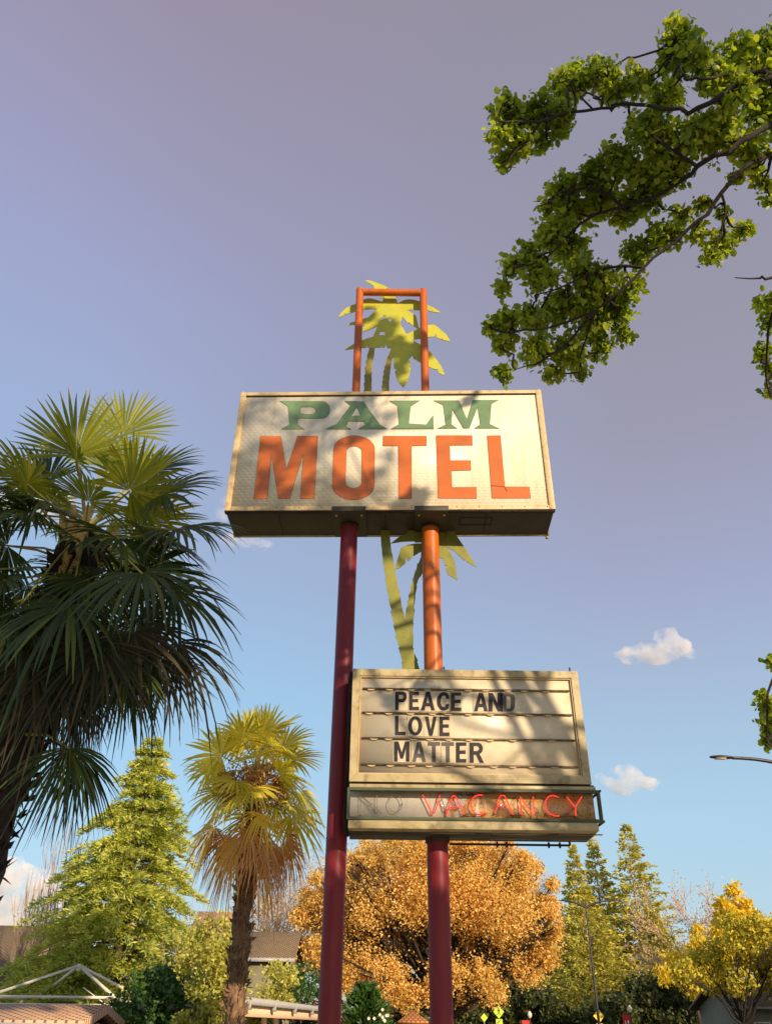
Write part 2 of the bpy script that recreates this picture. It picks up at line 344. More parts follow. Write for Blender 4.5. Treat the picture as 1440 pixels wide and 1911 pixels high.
up_holes = [[(820,515),(885,588),(892,575),(935,612),(1000,655),(925,688),(860,718),(845,680),(800,610),(798,570)],
            [(555,543),(598,508),(590,490),(610,500),(632,488),(618,515),(590,545)], [(645,560),(680,508),(692,572)],
            [(545,728),(562,685),(590,688),(630,674),(605,703),(622,727)]]
mb = MB(); PP.slab(mb, [tr(up_out, 620, 510, 6.26)] + [tr(h, 620, 510, 6.26) for h in up_holes], 0, .012)
cu = mb.build('palm_cutout', M['cutpalm'], sign); cu['label'] = 'yellow green steel palm silhouette above the cabinet'
# trunk paint panels on the upper silhouette
def strip(pts, ox, oy, sc, mat, name, par, lab=None, off=.012, th=.003):
    m = MB(); PP.slab(m, [tr(pts, ox, oy, sc)], off, off + th); o = m.build(name, mat, par)
    if lab: o['label'] = lab
strip([(432,880),(490,880),(484,1000),(475,1030),(466,1045),(470,1110),(461,1120),(462,1180),(456,1190),(460,1270),(455,1280),(460,1480),(366,1480),(368,1375),(376,1365),(370,1290),(381,1282),(374,1195),(387,1186),(382,1105),(396,1095),(393,1030),(408,1010),(412,950)], 620, 510, 6.26, M['palmtrunk'], 'painted_trunk', cu)
strip([(625,1045),(650,975),(682,985),(686,1060),(679,1120),(671,1182),(665,1242),(660,1300),(660,1480),(572,1480),(570,1385),(583,1375),(576,1320),(588,1312),(584,1262),(595,1255),(590,1205),(603,1195),(599,1145),(613,1130),(610,1090),(625,1082)], 620, 510, 6.26, M['palmtrunk'], 'painted_trunk', cu)
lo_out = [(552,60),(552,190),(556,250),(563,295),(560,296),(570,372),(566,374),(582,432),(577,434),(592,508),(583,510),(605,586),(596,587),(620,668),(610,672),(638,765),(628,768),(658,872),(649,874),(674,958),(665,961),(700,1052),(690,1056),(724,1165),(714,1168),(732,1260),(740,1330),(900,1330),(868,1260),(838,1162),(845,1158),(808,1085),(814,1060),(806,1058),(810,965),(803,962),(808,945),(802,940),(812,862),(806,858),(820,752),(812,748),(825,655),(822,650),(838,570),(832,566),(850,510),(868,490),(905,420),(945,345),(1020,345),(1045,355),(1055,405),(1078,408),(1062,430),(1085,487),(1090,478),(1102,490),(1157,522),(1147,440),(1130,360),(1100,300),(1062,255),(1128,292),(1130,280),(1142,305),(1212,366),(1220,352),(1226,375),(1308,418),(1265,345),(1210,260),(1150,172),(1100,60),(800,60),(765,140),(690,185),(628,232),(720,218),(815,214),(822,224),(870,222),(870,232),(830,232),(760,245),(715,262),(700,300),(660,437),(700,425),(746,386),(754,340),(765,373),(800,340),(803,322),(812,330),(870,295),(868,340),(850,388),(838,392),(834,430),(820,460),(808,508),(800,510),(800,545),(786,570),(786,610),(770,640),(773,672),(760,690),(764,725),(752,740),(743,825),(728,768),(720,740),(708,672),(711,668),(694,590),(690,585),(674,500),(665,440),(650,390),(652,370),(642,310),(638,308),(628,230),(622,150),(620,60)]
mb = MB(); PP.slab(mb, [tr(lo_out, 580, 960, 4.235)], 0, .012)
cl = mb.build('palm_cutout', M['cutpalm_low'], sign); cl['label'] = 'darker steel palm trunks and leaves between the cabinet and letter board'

# ---- cabinet
CP = Plane((0, 9.5, 0), math.radians(1.8))
a0, a1 = -2.29, 2.375; DEP = -.72
cab = MB(); CP.rect(cab, a0, a1, ZB, ZT, DEP, -.03)
cab = cab.build('cabinet', M['under'], sign, bevel=.006)
m, nt, out = newmat('cream_dimpled_face'); L = nt.links
b = N(nt, 'ShaderNodeBsdfPrincipled'); b.inputs['Roughness'].default_value = .42
tc = N(nt, 'ShaderNodeTexCoord')
no = N(nt, 'ShaderNodeTexNoise'); no.inputs['Scale'].default_value = 2.0; no.inputs['Detail'].default_value = 10; no.inputs['Roughness'].default_value = .65; L.new(tc.outputs['Object'], no.inputs[0])
r = ramp(nt, [(.3, (.66, .58, .43)), (.62, (.76, .69, .53)), (.8, (.80, .74, .58))]); L.new(no.outputs[0], r.inputs[0])
mps = N(nt, 'ShaderNodeMapping'); mps.inputs['Scale'].default_value = (9, 9, .7); L.new(tc.outputs['Object'], mps.inputs[0]); ns = N(nt, 'ShaderNodeTexNoise'); ns.inputs['Scale'].default_value = 1.4; ns.inputs['Detail'].default_value = 8; L.new(mps.outputs[0], ns.inputs[0]); rs_ = ramp(nt, [(.48, (1, 1, 1)), (.78, (.87, .83, .74))]); L.new(ns.outputs[0], rs_.inputs[0]); mxs_ = N(nt, 'ShaderNodeMix', data_type='RGBA', blend_type='MULTIPLY'); mxs_.inputs[0].default_value = 1; L.new(r.outputs[0], mxs_.inputs[6]); L.new(rs_.outputs[0], mxs_.inputs[7]); L.new(mxs_.outputs[2], b.inputs['Base Color'])
sep = N(nt, 'ShaderNodeSeparateXYZ'); L.new(tc.outputs['Object'], sep.inputs[0])
def mth(op, a, bb): 
    n = N(nt, 'ShaderNodeMath', operation=op)
    for i, q in enumerate((a, bb)):
        if hasattr(q, 'links'): L.new(q, n.inputs[i])
        elif q is not None: n.inputs[i].default_value = q
    return n.outputs[0]
# staggered dimple rows
row = mth('MULTIPLY', sep.outputs[2], 1 / .052); st = mth('MULTIPLY', mth('MODULO', mth('FLOOR', row, None), 2.0), .5)
cx = mth('ADD', mth('MULTIPLY', sep.outputs[0], 1 / .085), st)
hx = mth('SINE', mth('MULTIPLY', mth('FRACT', cx, None), PI), None); hy = mth('SINE', mth('MULTIPLY', mth('FRACT', row, None), PI), None)
hh = mth('MULTIPLY', hx, hy); bp = N(nt, 'ShaderNodeBump'); bp.inputs['Strength'].default_value = .28; bp.inputs['Distance'].default_value = .005
L.new(hh, bp.inputs['Height']); L.new(bp.outputs[0], b.inputs['Normal']); L.new(b.outputs[0], out.inputs[0]); M['face'] = m
mb = MB(); CP.rect(mb, a0 + .02, a1 - .02, ZB + .02, ZT - .02, -.028, -.006); face = mb.build('face_panel', M['face'], cab)
# trim rails around the face, butted
mb = MB(); w = .075
CP.rect(mb, a0 - .01, a0 + w, ZB - .01, ZT + .01, -.05, .02); CP.rect(mb, a1 - w, a1 + .01, ZB - .01, ZT + .01, -.05, .02)
CP.rect(mb, a0 + w + .001, a1 - w - .001, ZB - .01, ZB + .06, -.05, .018); CP.rect(mb, a0 + w + .001, a1 - w - .001, ZT - .055, ZT + .01, -.05, .018)
trim = mb.build('face_trim', M['tin'], cab, bevel=.006)
mb = MB(); CP.rect(mb, a0 + w + .004, a1 - w - .004, ZT - .071, ZT - .058, -.005, .008)
CP.rect(mb, a0 - .006, a1 + .006, ZB - .028, ZB - .014, -.06, .012)
mb.build('shadow_gap', M['bark_dark'], cab)
mb = MB()
for i in range(15):      # rivets along trim
    a = a0 + .1 + (a1 - a0 - .2) * i / 14; MB().box(CP.w(a, ZB + .03, .0205), (.006, .003, .006)).build('rivet', M['bark_dark'], trim)
for z in np.linspace(ZB + .15, ZT - .15, 7):
    MB().box(CP.w(a0 - .012, z, -.02), (.004, .01, .01)).build('rivet', M['bark_dark'], trim); MB().box(CP.w(a1 + .012, z, -.02), (.004, .01, .01)).build('rivet', M['bark_dark'], trim)
# edge trims of underside + seams + mounting plates + hatch
mb = MB()
for a in (a0, a1): CP.rect(mb, a - .008, a + .02, ZB - .012, ZT, DEP - .01, DEP + .05)
CP.rect(mb, a0 + .021, a1 - .021, ZB - .011, ZB + .03, DEP - .01, DEP + .03)
CP.rect(mb, a1 - .03, a1 + .012, ZB - .06, ZB - .013, DEP - .008, DEP + .02)
mb.build('rear_trim', M['olive'], cab)
for a in (-1.55, -.02, 1.42): CP.rect(MB_ := MB(), a, a + .012, ZB - .004, ZB + .01, DEP + .06, -.07); MB_.build('seam', M['bark_dark'], cab)
mb = MB()
h0, h1 = 1.05, 1.52
for q in ((h0, h1, -.22, -.205), (h0, h1, -.42, -.405)): CP.rect(mb, q[0], q[1], ZB - .006, ZB + .01, q[2], q[3])
for q in (h0, h1 - .012): CP.rect(mb, q, q + .012, ZB - .0055, ZB + .01, -.404, -.221)
mb.build('hatch', M['bark_dark'], cab)
for x in (XL, XR):
    mb = MB(); CP.rect(mb, x - .24, x + .24, ZB - .03, ZB - .001, -.70, -.02)
    CP.rect(mb, x - .24, x + .24, ZB - .0299, ZB + .05, -.0199, .026)
    p = mb.build('mounting_plate', M['under'], cab, bevel=.003)
    mb = MB()
    for da in (-.18, .18):
        MB().tube([CP.w(x + da, ZB - .045, -.09), CP.w(x + da, ZB - .031, -.09)], .018, 6).build('bolt', M['tin'], p)
    mb = MB().tube([(x, 9.9, ZB - .075), (x, 9.9, ZB - .031)], [.15, .128], 28).build('collar', M['under'], p, True)
mb = MB()
for a in (a0 + .02, a1 - .02): mb.tube([CP.w(a, ZT + .01, .0), CP.w(a, ZT + .05, .0)], .008, 6)
mb.build('corner_pin', M['tin'], cab)

def letters(name, plane, specs, ox, oy, sc, mat, par, off, th, outline=None):
    for ch, loops in specs:
        mb = MB(); plane.slab(mb, [trp(plane, l, ox, oy, sc, off) for l in loops], off, off + th)
        o = mb.build(name, mat, par); o['label'] = 'letter ' + ch
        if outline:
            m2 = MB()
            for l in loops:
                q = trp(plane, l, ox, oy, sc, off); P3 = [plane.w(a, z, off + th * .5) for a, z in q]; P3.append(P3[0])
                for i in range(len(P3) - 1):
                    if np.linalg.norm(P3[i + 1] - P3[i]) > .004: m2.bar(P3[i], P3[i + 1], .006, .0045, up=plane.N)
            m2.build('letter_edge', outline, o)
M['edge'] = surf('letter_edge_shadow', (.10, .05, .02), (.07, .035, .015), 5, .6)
def arc(cx, cy, rx, ry, a, b, n=10): return [(cx + rx * math.cos(math.radians(t)), cy - ry * math.sin(math.radians(t))) for t in np.linspace(a, b, n)]
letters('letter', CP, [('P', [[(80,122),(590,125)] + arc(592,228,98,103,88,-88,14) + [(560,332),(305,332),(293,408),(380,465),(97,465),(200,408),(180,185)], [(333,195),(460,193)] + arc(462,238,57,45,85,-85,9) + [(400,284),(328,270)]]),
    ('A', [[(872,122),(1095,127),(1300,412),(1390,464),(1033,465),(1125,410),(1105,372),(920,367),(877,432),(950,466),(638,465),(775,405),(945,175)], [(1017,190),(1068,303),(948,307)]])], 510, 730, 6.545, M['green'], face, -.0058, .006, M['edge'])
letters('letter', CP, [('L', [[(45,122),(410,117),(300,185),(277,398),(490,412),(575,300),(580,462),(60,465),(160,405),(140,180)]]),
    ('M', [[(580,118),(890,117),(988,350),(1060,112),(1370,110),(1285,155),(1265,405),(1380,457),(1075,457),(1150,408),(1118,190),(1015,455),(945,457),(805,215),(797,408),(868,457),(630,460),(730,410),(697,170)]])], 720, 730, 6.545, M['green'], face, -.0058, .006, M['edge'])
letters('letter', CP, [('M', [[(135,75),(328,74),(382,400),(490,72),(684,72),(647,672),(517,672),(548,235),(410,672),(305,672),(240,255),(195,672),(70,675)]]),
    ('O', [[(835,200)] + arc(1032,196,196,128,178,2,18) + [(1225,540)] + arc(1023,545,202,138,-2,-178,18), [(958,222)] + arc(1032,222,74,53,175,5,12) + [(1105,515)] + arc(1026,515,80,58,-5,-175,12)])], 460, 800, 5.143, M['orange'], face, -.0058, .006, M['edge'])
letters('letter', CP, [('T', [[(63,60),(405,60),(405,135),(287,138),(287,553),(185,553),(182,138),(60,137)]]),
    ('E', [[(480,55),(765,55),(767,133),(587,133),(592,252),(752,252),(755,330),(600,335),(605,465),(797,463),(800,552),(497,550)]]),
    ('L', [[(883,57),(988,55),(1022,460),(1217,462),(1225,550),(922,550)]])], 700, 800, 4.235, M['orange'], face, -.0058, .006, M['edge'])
mb = MB(); q = trp(CP, [(912,450),(1018,457),(1040,495)], 700, 800, 4.235, .002); P3 = [CP.w(a, z, .002) for a, z in q]
for i in range(2): mb.bar(P3[i], P3[i + 1], .006, .003, up=CP.N)
mb.build('crack', M['bark_dark'], face)

# ---- letter board
BP = Plane((0, 9.4, 0), 0)
b0, b1 = -.379, 2.388; bz0, bz1 = 1.6 + 2.36, 1.6 + 3.714; BD = -.62
mb = MB(); BP.rect(mb, b0, b1, bz0, bz1, BD, -.04); lb = mb.build('letter_board', M['under'], sign, bevel=.005)
mb = MB(); BP.rect(mb, b0 + .05, b1 - .05, bz0 + .05, bz1 - .05, -.039, -.02); pan = mb.build('board_panel', M['board'], lb)
mb = MB(); w = .088
def mit(mb, pl, A0, A1, Z0, Z1, w, o0, o1):
    g = .0015
    pl.slab(mb, [[(A0, Z0 + g), (A0 + w, Z0 + w + g), (A0 + w, Z1 - w - g), (A0, Z1 - g)]], o0, o1)
    pl.slab(mb, [[(A1, Z0 + g), (A1, Z1 - g), (A1 - w, Z1 - w - g), (A1 - w, Z0 + w + g)]], o0, o1)
    pl.slab(mb, [[(A0 + g, Z0), (A1 - g, Z0), (A1 - w - g, Z0 + w), (A0 + w + g, Z0 + w)]], o0, o1)
    pl.slab(mb, [[(A0 + g, Z1), (A0 + w + g, Z1 - w), (A1 - w - g, Z1 - w), (A1 - g, Z1)]], o0, o1)
mit(mb, BP, b0 - .006, b1 + .006, bz0 - .006, bz1 + .006, w, -.045, .02); mb.build('board_frame', M['olive'], lb, bevel=.004)
mb = MB(); mit(mb, BP, b0 + .086, b1 - .086, bz0 + .086, bz1 - .086, .012, -.019, .006); mb.build('inner_bead', M['tin'], lb)
for (x0, y0, x1, y1) in [(198,172,1235,182),(195,290,1252,303),(190,415,1268,432),(183,545,1285,566)]:
    p0, p1 = trp(BP, [(x0, y0), (x1, y1)], 600, 1220, 2.6667); zz = (p0[1] + p1[1]) / 2; mb = MB()
    BP.rect(mb, b0 + .12, b1 - .12, zz - .014, zz + .006, -.02, .004)
    rl = mb.build('letter_rail', M['rail'], lb)
    k = 10
    for i in range(k):
        aa = b0 + .2 + (b1 - b0 - .4) * (i + .3 * random.random()) / k
        mb = MB(); BP.slab(mb, [[(aa - .05, zz - .012), (aa - .02, zz - .026), (aa + .02, zz - .027), (aa + .05, zz - .012)]], -.019, .006); mb.build('clip', M['tin'], rl)
# glyphs in unit boxes (x right, y down), loops; first outer then holes
def Cg():
    o = arc(.56, .5, .56, .5, 45, 315, 22); i = arc(.6, .5, .26, .3, 312, 48, 18); return [[(.98, .22)] + o[1:-1] + [(.98, .78), (.98, .58 + .2), ] + i + []]
G = {'P': [[(0,0),(.6,0)] + arc(.62,.29,.38,.29,88,-88,12) + [(.6,.58),(.3,.58),(.3,1),(0,1)], [(.3,.17),(.55,.17)] + arc(.57,.29,.14,.12,80,-80,8) + [(.55,.41),(.3,.41)]],
 'E': [[(0,0),(1,0),(1,.17),(.36,.17),(.36,.4),(.93,.4),(.93,.57),(.36,.57),(.36,.82),(1,.82),(1,1),(0,1)]],
 'A': [[(.36,0),(.64,0),(1,1),(.74,1),(.67,.78),(.33,.78),(.26,1),(0,1)], [(.5,.24),(.61,.6),(.39,.6)]],
 'C': [arc(.55,.5,.55,.5,38,322,22) + [(.98,.62),(.72,.66)] + arc(.56,.5,.26,.32,300,60,16) + [(.72,.34),(.98,.38)]],
 'N': [[(0,0),(.3,0),(.7,.6),(.7,0),(1,0),(1,1),(.72,1),(.28,.38),(.28,1),(0,1)]],
 'D': [[(0,0),(.62,0),(.88,.08),(1,.25),(1,.75),(.88,.92),(.62,1),(0,1)], [(.32,.17),(.58,.17),(.68,.27),(.68,.73),(.58,.83),(.32,.83)]],
 'L': [[(0,0),(.33,0),(.33,.82),(1,.82),(1,1),(0,1)]],
 'O': [arc(.5,.5,.5,.5,0,345,24), arc(.5,.5,.23,.34,0,342,20)],
 'V': [[(0,0),(.3,0),(.5,.68),(.7,0),(1,0),(.64,1),(.36,1)]],
 'M': [[(0,0),(.28,0),(.5,.55),(.72,0),(1,0),(1,1),(.77,1),(.77,.35),(.58,.85),(.42,.85),(.23,.35),(.23,1),(0,1)]],
 'T': [[(0,0),(1,0),(1,.18),(.65,.18),(.65,1),(.34,1),(.34,.18),(0,.18)]],
 'R': [[(0,0),(.55,0)] + arc(.56,.29,.36,.29,85,-60,11) + [(.68,.55),(1,1),(.7,1),(.45,.6),(.29,.6),(.29,1),(0,1)], [(.29,.17),(.5,.17)] + arc(.52,.29,.14,.12,80,-80,8) + [(.5,.42),(.29,.42)]]}
rows = [([('P',95,215),('E',238,340),('A',360,505),('C',525,655),('E',670,778),('A',907,1052),('N',1065,1190),('D',1200,1330)], 113, 304, 97),
        ([('L',92,203),('O',228,375),('V',400,525),('E',550,655)], 366, 566, 92), ([('M',83,243),('A',270,412),('T',432,558),('T',575,702),('E',722,830),('R',862,1012)], 629, 838, 83)]
M['letterplate'] = surf('clear_letter_plate', (.58, .49, .33), (.50, .42, .27), 4, .25, dirt=(.3, .22, .12), dscale=9, damt=.5)
for ri, (row_, y0, y1, xs) in enumerate(rows):
    for k, (ch, x0, x1) in enumerate(row_):
        dy = (x0 - xs) * .016
        mat = M['greyletter'] if (ri, k) in ((2, 2), (2, 1), (0, 7), (2, 3)) else M['black']
        lp = [[(x0 + x * (x1 - x0), y0 + dy + y * (y1 - y0)) for x, y in l] for l in G[ch]]
        mb = MB(); BP.slab(mb, [trp(BP, l, 720, 1270, 5.538, -.01) for l in lp], -.0120, -.008)
        o = mb.build('letter', mat, pan); o['label'] = 'black changeable letter ' + ch
        mb = MB(); BP.slab(mb, [trp(BP, [(x0 - 10, y0 + dy - 8), (x1 + 10, y0 + dy - 8), (x1 + 10, y1 + dy + 8), (x0 - 10, y1 + dy + 8)], 720, 1270, 5.538, -.014)], -.0185, -.0125)
        mb.build('letter_plate', M['letterplate'], o)

# ---- neon box (VACANCY)
n0, n1 = -.40, 2.47
def zat(py, pl=BP, off=.03): return pl.px(880, py, off)[1]
zT, zG1, zG0, zL0 = bz0 - .006, zat(1474), zat(1527), zat(1548)
mb = MB(); BP.rect(mb, n0 + .02, n1 - .06, zL0, zT - .03, BD, -.13)
nb = mb.build('neon_box', M['under'], sign)
mb = MB(); BP.rect(mb, n0 + .02, n1 - .06, zL0, zG0 - .03, -.129, .03); mb.build('lower_ledge', M['olive'], nb, bevel=.004)
mb = MB(); BP.rect(mb, n0 + .02, n1 - .04, zG1 + .012, zT - .03, -.129, .035); mb.build('upper_ledge', M['olive'], nb, bevel=.004)
mb = MB(); BP.rect(mb, n0 + .03, n1 - .05, zT - .029, zT - .007, -.1, .0); mb.build('gap_strip', M['bark_dark'], nb)
# back panel: pale paper on the left, scuffed reddish-brown film on the right
m, nt, out = newmat('neon_back_panel'); L = nt.links; b = N(nt, 'ShaderNodeBsdfPrincipled'); b.inputs['Roughness'].default_value = .65
tc = N(nt, 'ShaderNodeTexCoord'); sp = N(nt, 'ShaderNodeSeparateXYZ'); L.new(tc.outputs['Object'], sp.inputs[0])
no = N(nt, 'ShaderNodeTexNoise'); no.inputs['Scale'].default_value = 6; no.inputs['Detail'].default_value = 9; no.inputs['Roughness'].default_value = .7; no.inputs['Distortion'].default_value = 1.5; L.new(tc.outputs['Object'], no.inputs[0])
wv = N(nt, 'ShaderNodeTexWave'); wv.inputs['Scale'].default_value = 2.6; wv.inputs['Distortion'].default_value = 14; wv.inputs['Detail'].default_value = 4; L.new(tc.outputs['Object'], wv.inputs[0])
r1 = ramp(nt, [(.35, (.60, .54, .43)), (.65, (.72, .65, .53))]); L.new(no.outputs[0], r1.inputs[0])
r2 = ramp(nt, [(.3, (.22, .05, .02)), (.42, (.5, .22, .05)), (.52, (.7, .45, .14)), (.6, (.2, .09, .03)), (.7, (.75, .62, .45))]); L.new(no.outputs[0], r2.inputs[0])
mr = N(nt, 'ShaderNodeMath', operation='MULTIPLY_ADD'); L.new(sp.outputs[0], mr.inputs[0]); mr.inputs[1].default_value = 1.4; mr.inputs[2].default_value = -1.1
ad = N(nt, 'ShaderNodeMath', operation='ADD'); L.new(mr.outputs[0], ad.inputs[0]); L.new(wv.outputs[0], ad.inputs[1])
rs = ramp(nt, [(.45, (0, 0, 0)), (.6, (1, 1, 1))]); L.new(ad.outputs[0], rs.inputs[0])
mx = N(nt, 'ShaderNodeMix', data_type='RGBA'); L.new(rs.outputs[0], mx.inputs[0]); L.new(r1.outputs[0], mx.inputs[6]); L.new(r2.outputs[0], mx.inputs[7]); L.new(mx.outputs[2], b.inputs['Base Color'])
L.new(b.outputs[0], out.inputs[0]); M['nback'] = m
mb = MB(); BP.rect(mb, n0 + .03, n1 - .05, zG0 - .029, zG1 + .011, -.128, -.09); bk = mb.build('back_panel', M['nback'], nb)
mb = MB(); mit(mb, BP, n0, n1, zG0 - .028, zG1 + .01, .03, -.02, .045); mb.build('glass_frame', M['greentrim'], nb, bevel=.003)
mb = MB()
for z in (zG0 - .02, zG1 + .002): mb.bar(BP.w(n1 + .005, z, .05), BP.w(n1 - .02, z, -.5), .02, .02)
mb.build('side_rail', M['greentrim'], nb)
def emis(name, c, s):
    m, nt, out = newmat(name); e = N(nt, 'ShaderNodeEmission'); e.inputs[0].default_value = (*c, 1); e.inputs[1].default_value = s; nt.links.new(e.outputs[0], out.inputs[0]); return m
M['neon'] = emis('neon_red', (1, .045, .03), .95)
M['deadtube'] = surf('unlit_tube', (.20, .17, .14), (.12, .10, .09), 5, .3)
A6 = lambda l: [BP.w(*BP.px(640 + x / 5.76, 1450 + y / 5.76, -.045), -.045) for x, y in l]
A7 = lambda l: [BP.w(*BP.px(870 + x / 5.647, 1450 + y / 5.647, -.045), -.045) for x, y in l]
def neon(ch, strokes, mat, rad=.0065):
    mb = MB()
    for s_ in strokes: mb.tube(s_, rad, 8)
    o = mb.build('neon_letter', mat, nb, True); o['label'] = ('unlit tube letter ' if mat is M['deadtube'] else 'glowing red neon letter ') + ch
    mb = MB()
    for s_ in strokes:
        for p in (s_[0], s_[-1]): mb.tube([p + np.array([0, .01, 0]), p + np.array([0, .045, 0])], .007, 6)
    mb.build('tube_support', M['deadtube'], o)
neon('V', [A6([(852,190),(880,240),(915,310),(945,378),(958,394),(972,394),(985,378),(1010,295),(1040,195)])], M['neon'])
neon('A', [A6([(1108,412),(1120,370),(1140,300),(1165,222),(1178,204),(1192,200),(1210,212),(1240,280),(1300,405)]), A6([(1110,385),(1118,350),(1135,333),(1170,328),(1240,328)])], M['neon'])
neon('C', [A7([(175,195),(145,188),(120,190),(90,202),(65,228),(48,265),(46,310),(60,350),(85,378),(115,394),(150,395),(210,378)])], M['neon'])
neon('A', [A7([(302,382),(315,340),(333,290),(348,212),(362,197),(385,193),(402,203),(415,228),(450,310),(490,400)]), A7([(320,325),(328,308),(345,303),(415,300)])], M['neon'])
neon('N', [A7([(578,400),(572,300),(565,205),(600,260),(640,310),(712,410),(705,300),(700,205)])], M['neon'])
neon('C', [A7([(965,215),(935,200),(900,195),(865,207),(840,235),(827,275),(830,320),(848,355),(875,385),(920,407),(980,412)])], M['neon'])
neon('Y', [A7([(1055,210),(1100,265),(1145,320),(1150,365),(1150,410)]), A7([(1215,205),(1180,262),(1145,318)])], M['neon'])
neon('N', [A6([(190,400),(190,185),(280,290),(365,400),(365,190)])], M['deadtube'], .0035)
neon('O', [A6(arc(560,285,72,95,0,360,20))], M['deadtube'], .0035)
neon('connector', [A6([(1060,235),(1075,290),(1095,360)]), A6([(1310,402),(1360,395),(1430,400)]), A7([(490,404),(578,403)]), A7([(985,412),(1150,412)])], M['deadtube'], .006)
mb = MB()
for k in range(4):
    xx = 1190 + k * 55; mb.tube(A6([(xx, 130), (xx + 30, 175 + 8 * k), (xx + 110, 210 - 10 * k), (xx + 190, 185), (xx + 210, 135)]), .004, 5)
for k in range(3):
    mb.tube(A6([(185 + k * 22, 190 + 20 * k), (260 + k * 35, 290 + 9 * k), (350 + 30 * k, 395)]), .0022, 4)
mb.build('wire', M['bark_dark'], nb, True)
# glass pane, slight reflection
m, nt, out = newmat('thin_glass'); tr_ = N(nt, 'ShaderNodeBsdfTransparent'); gl = N(nt, 'ShaderNodeBsdfGlossy'); gl.inputs['Roughness'].default_value = .02; gl.inputs[0].default_value = (.8, .8, .8, 1)
mxs = N(nt, 'ShaderNodeMixShader'); mxs.inputs[0].default_value = .03; nt.links.new(tr_.outputs[0], mxs.inputs[1]); nt.links.new(gl.outputs[0], mxs.inputs[2]); nt.links.new(mxs.outputs[0], out.inputs[0])
mb = MB(); BP.rect(mb, n0 + .028, n1 - .028, zG0 - .002, zG1 - .016, .0, .004); mb.build('glass_pane', m, nb)
# underside details: channel, brackets, conduit
mb = MB()
for a in (.55, 1.25, 2.0): BP.rect(mb, a, a + .5, zL0 - .004, zL0 + .01, -.5, -.49); BP.rect(mb, a, a + .5, zL0 - .004, zL0 + .01, -.2, -.19)
mb.build('seam', M['olive'], nb)
yc = 9.4 + .66; zc = at(1000, 1577, yc)[2]
mb = MB(); mb.tube([(.80, yc, zc), (1.5, yc, zc), (2.22, yc, zc + .0)], .013, 8); mb.tube([(2.22, yc, zc), (2.22, yc, zL0 + .05)], .013, 8)
for a in (1.36, 1.47, 1.97, 2.1): mb.box((a, yc, zc), (.009, .02, .03))
mb.build('conduit', M['bark_dark'], nb)
mb = MB(); BP.rect(mb, b0 - .07, b0 - .008, bz0 - .5, bz1 - .02, -.55, -.2); BP.rect(mb, b0 - .05, b0 - .0075, bz0, bz1 - .0, -.19, -.05)
mb.build('side_shade_strip', M['bark_dark'], sign)  # dark strips stand in for the shadowed gap beside the left pole
mb = MB(); mb.tube([(XR, 9.9, zL0 - .05), (XR, 9.9, zL0 - .002)], .14, 28); mb.build('pole_collar', M['under'], sign, True)
# right pole lower half: maroon tube, slightly wider than the pole
mb = MB(); mb.tube([(XR, 9.9, -.3), (XR, 9.9, 1.5), (XR, 9.9, zL0 - .05)], .1235, 40); o = mb.build('lower_pole', M['polered'], sign, True); o['label'] = 'maroon lower half of the right pole'
mb = MB()
for (px_, z0, z1) in ((.60, bz1, bz1 + .09), (2.18, bz1, bz1 + .10)): mb.tube([(px_ + .15, 9.5, z0), (px_ + .15, 9.5, z1)], .01, 6)
mb.build('top_pin', M['bark_dark'], lb)
#@@BACK
SKYTINT = [(.05, (.26, .36, .42)), (.2, (.225, .37, .49)), (.33, (.19, .35, .49)), (.45, (.205, .30, .43)), (.6, (.223, .27, .41)), (.72, (.226, .24, .374)), (.92, (.218, .173, .225))]
SKYR = [(.05, (.26, .36, .42)), (.2, (.242, .37, .47)), (.45, (.228, .24, .34)), (.6, (.216, .2, .25)), (.92, (.19, .176, .213))]
SKYMIX = .8; SUNE = 3.7; EXPO = 0.82; CLOUDS = True; CD = .1
# ==================================================================== GROUND, SKY, LIGHT
M['grass'] = surf('dry_grass', (.22, .19, .10), (.34, .28, .16), 3, .9, bump=.5, bscale=30)
M['asphalt'] = surf('asphalt', (.045, .045, .047), (.065, .063, .06), 20, .9, bump=.3, bscale=80)
M['concrete'] = surf('concrete', (.42, .37, .30), (.52, .46, .37), 6, .85)
M['white'] = surf('white_marking', (.7, .7, .68), (.6, .6, .58), 6, .7)
def sheet(name, pts, z, mat):
    m = MB(); m.add([(x, y, z) for x, y in pts], [tuple(range(len(pts)))]); return tag(m.build(name, mat), kind='structure')
sheet('ground', [(-3000, -3000), (3000, -3000), (3000, 3000), (-3000, 3000)], 0, M['grass'])
sheet('parking_lot', [(-9, -12), (14, -12), (14, 8), (-9, 8)], .004, M['concrete'])
sheet('road', [(14, -60), (24, -60), (24, 66), (160, 66), (160, 76), (-120, 76), (-120, 66), (14, 66)], .004, M['asphalt'])
m_ = MB(); m_.box((13.8, 2, .06), (.15, 62, .06)); tag(m_.build('kerb', M['concrete']), kind='structure')
m_ = MB(); 
for k in range(20): m_.box((19, -55 + 6 * k, .008), (.06, 1.4, .0015))
tag(m_.build('lane_marking', M['white']), kind='structure')

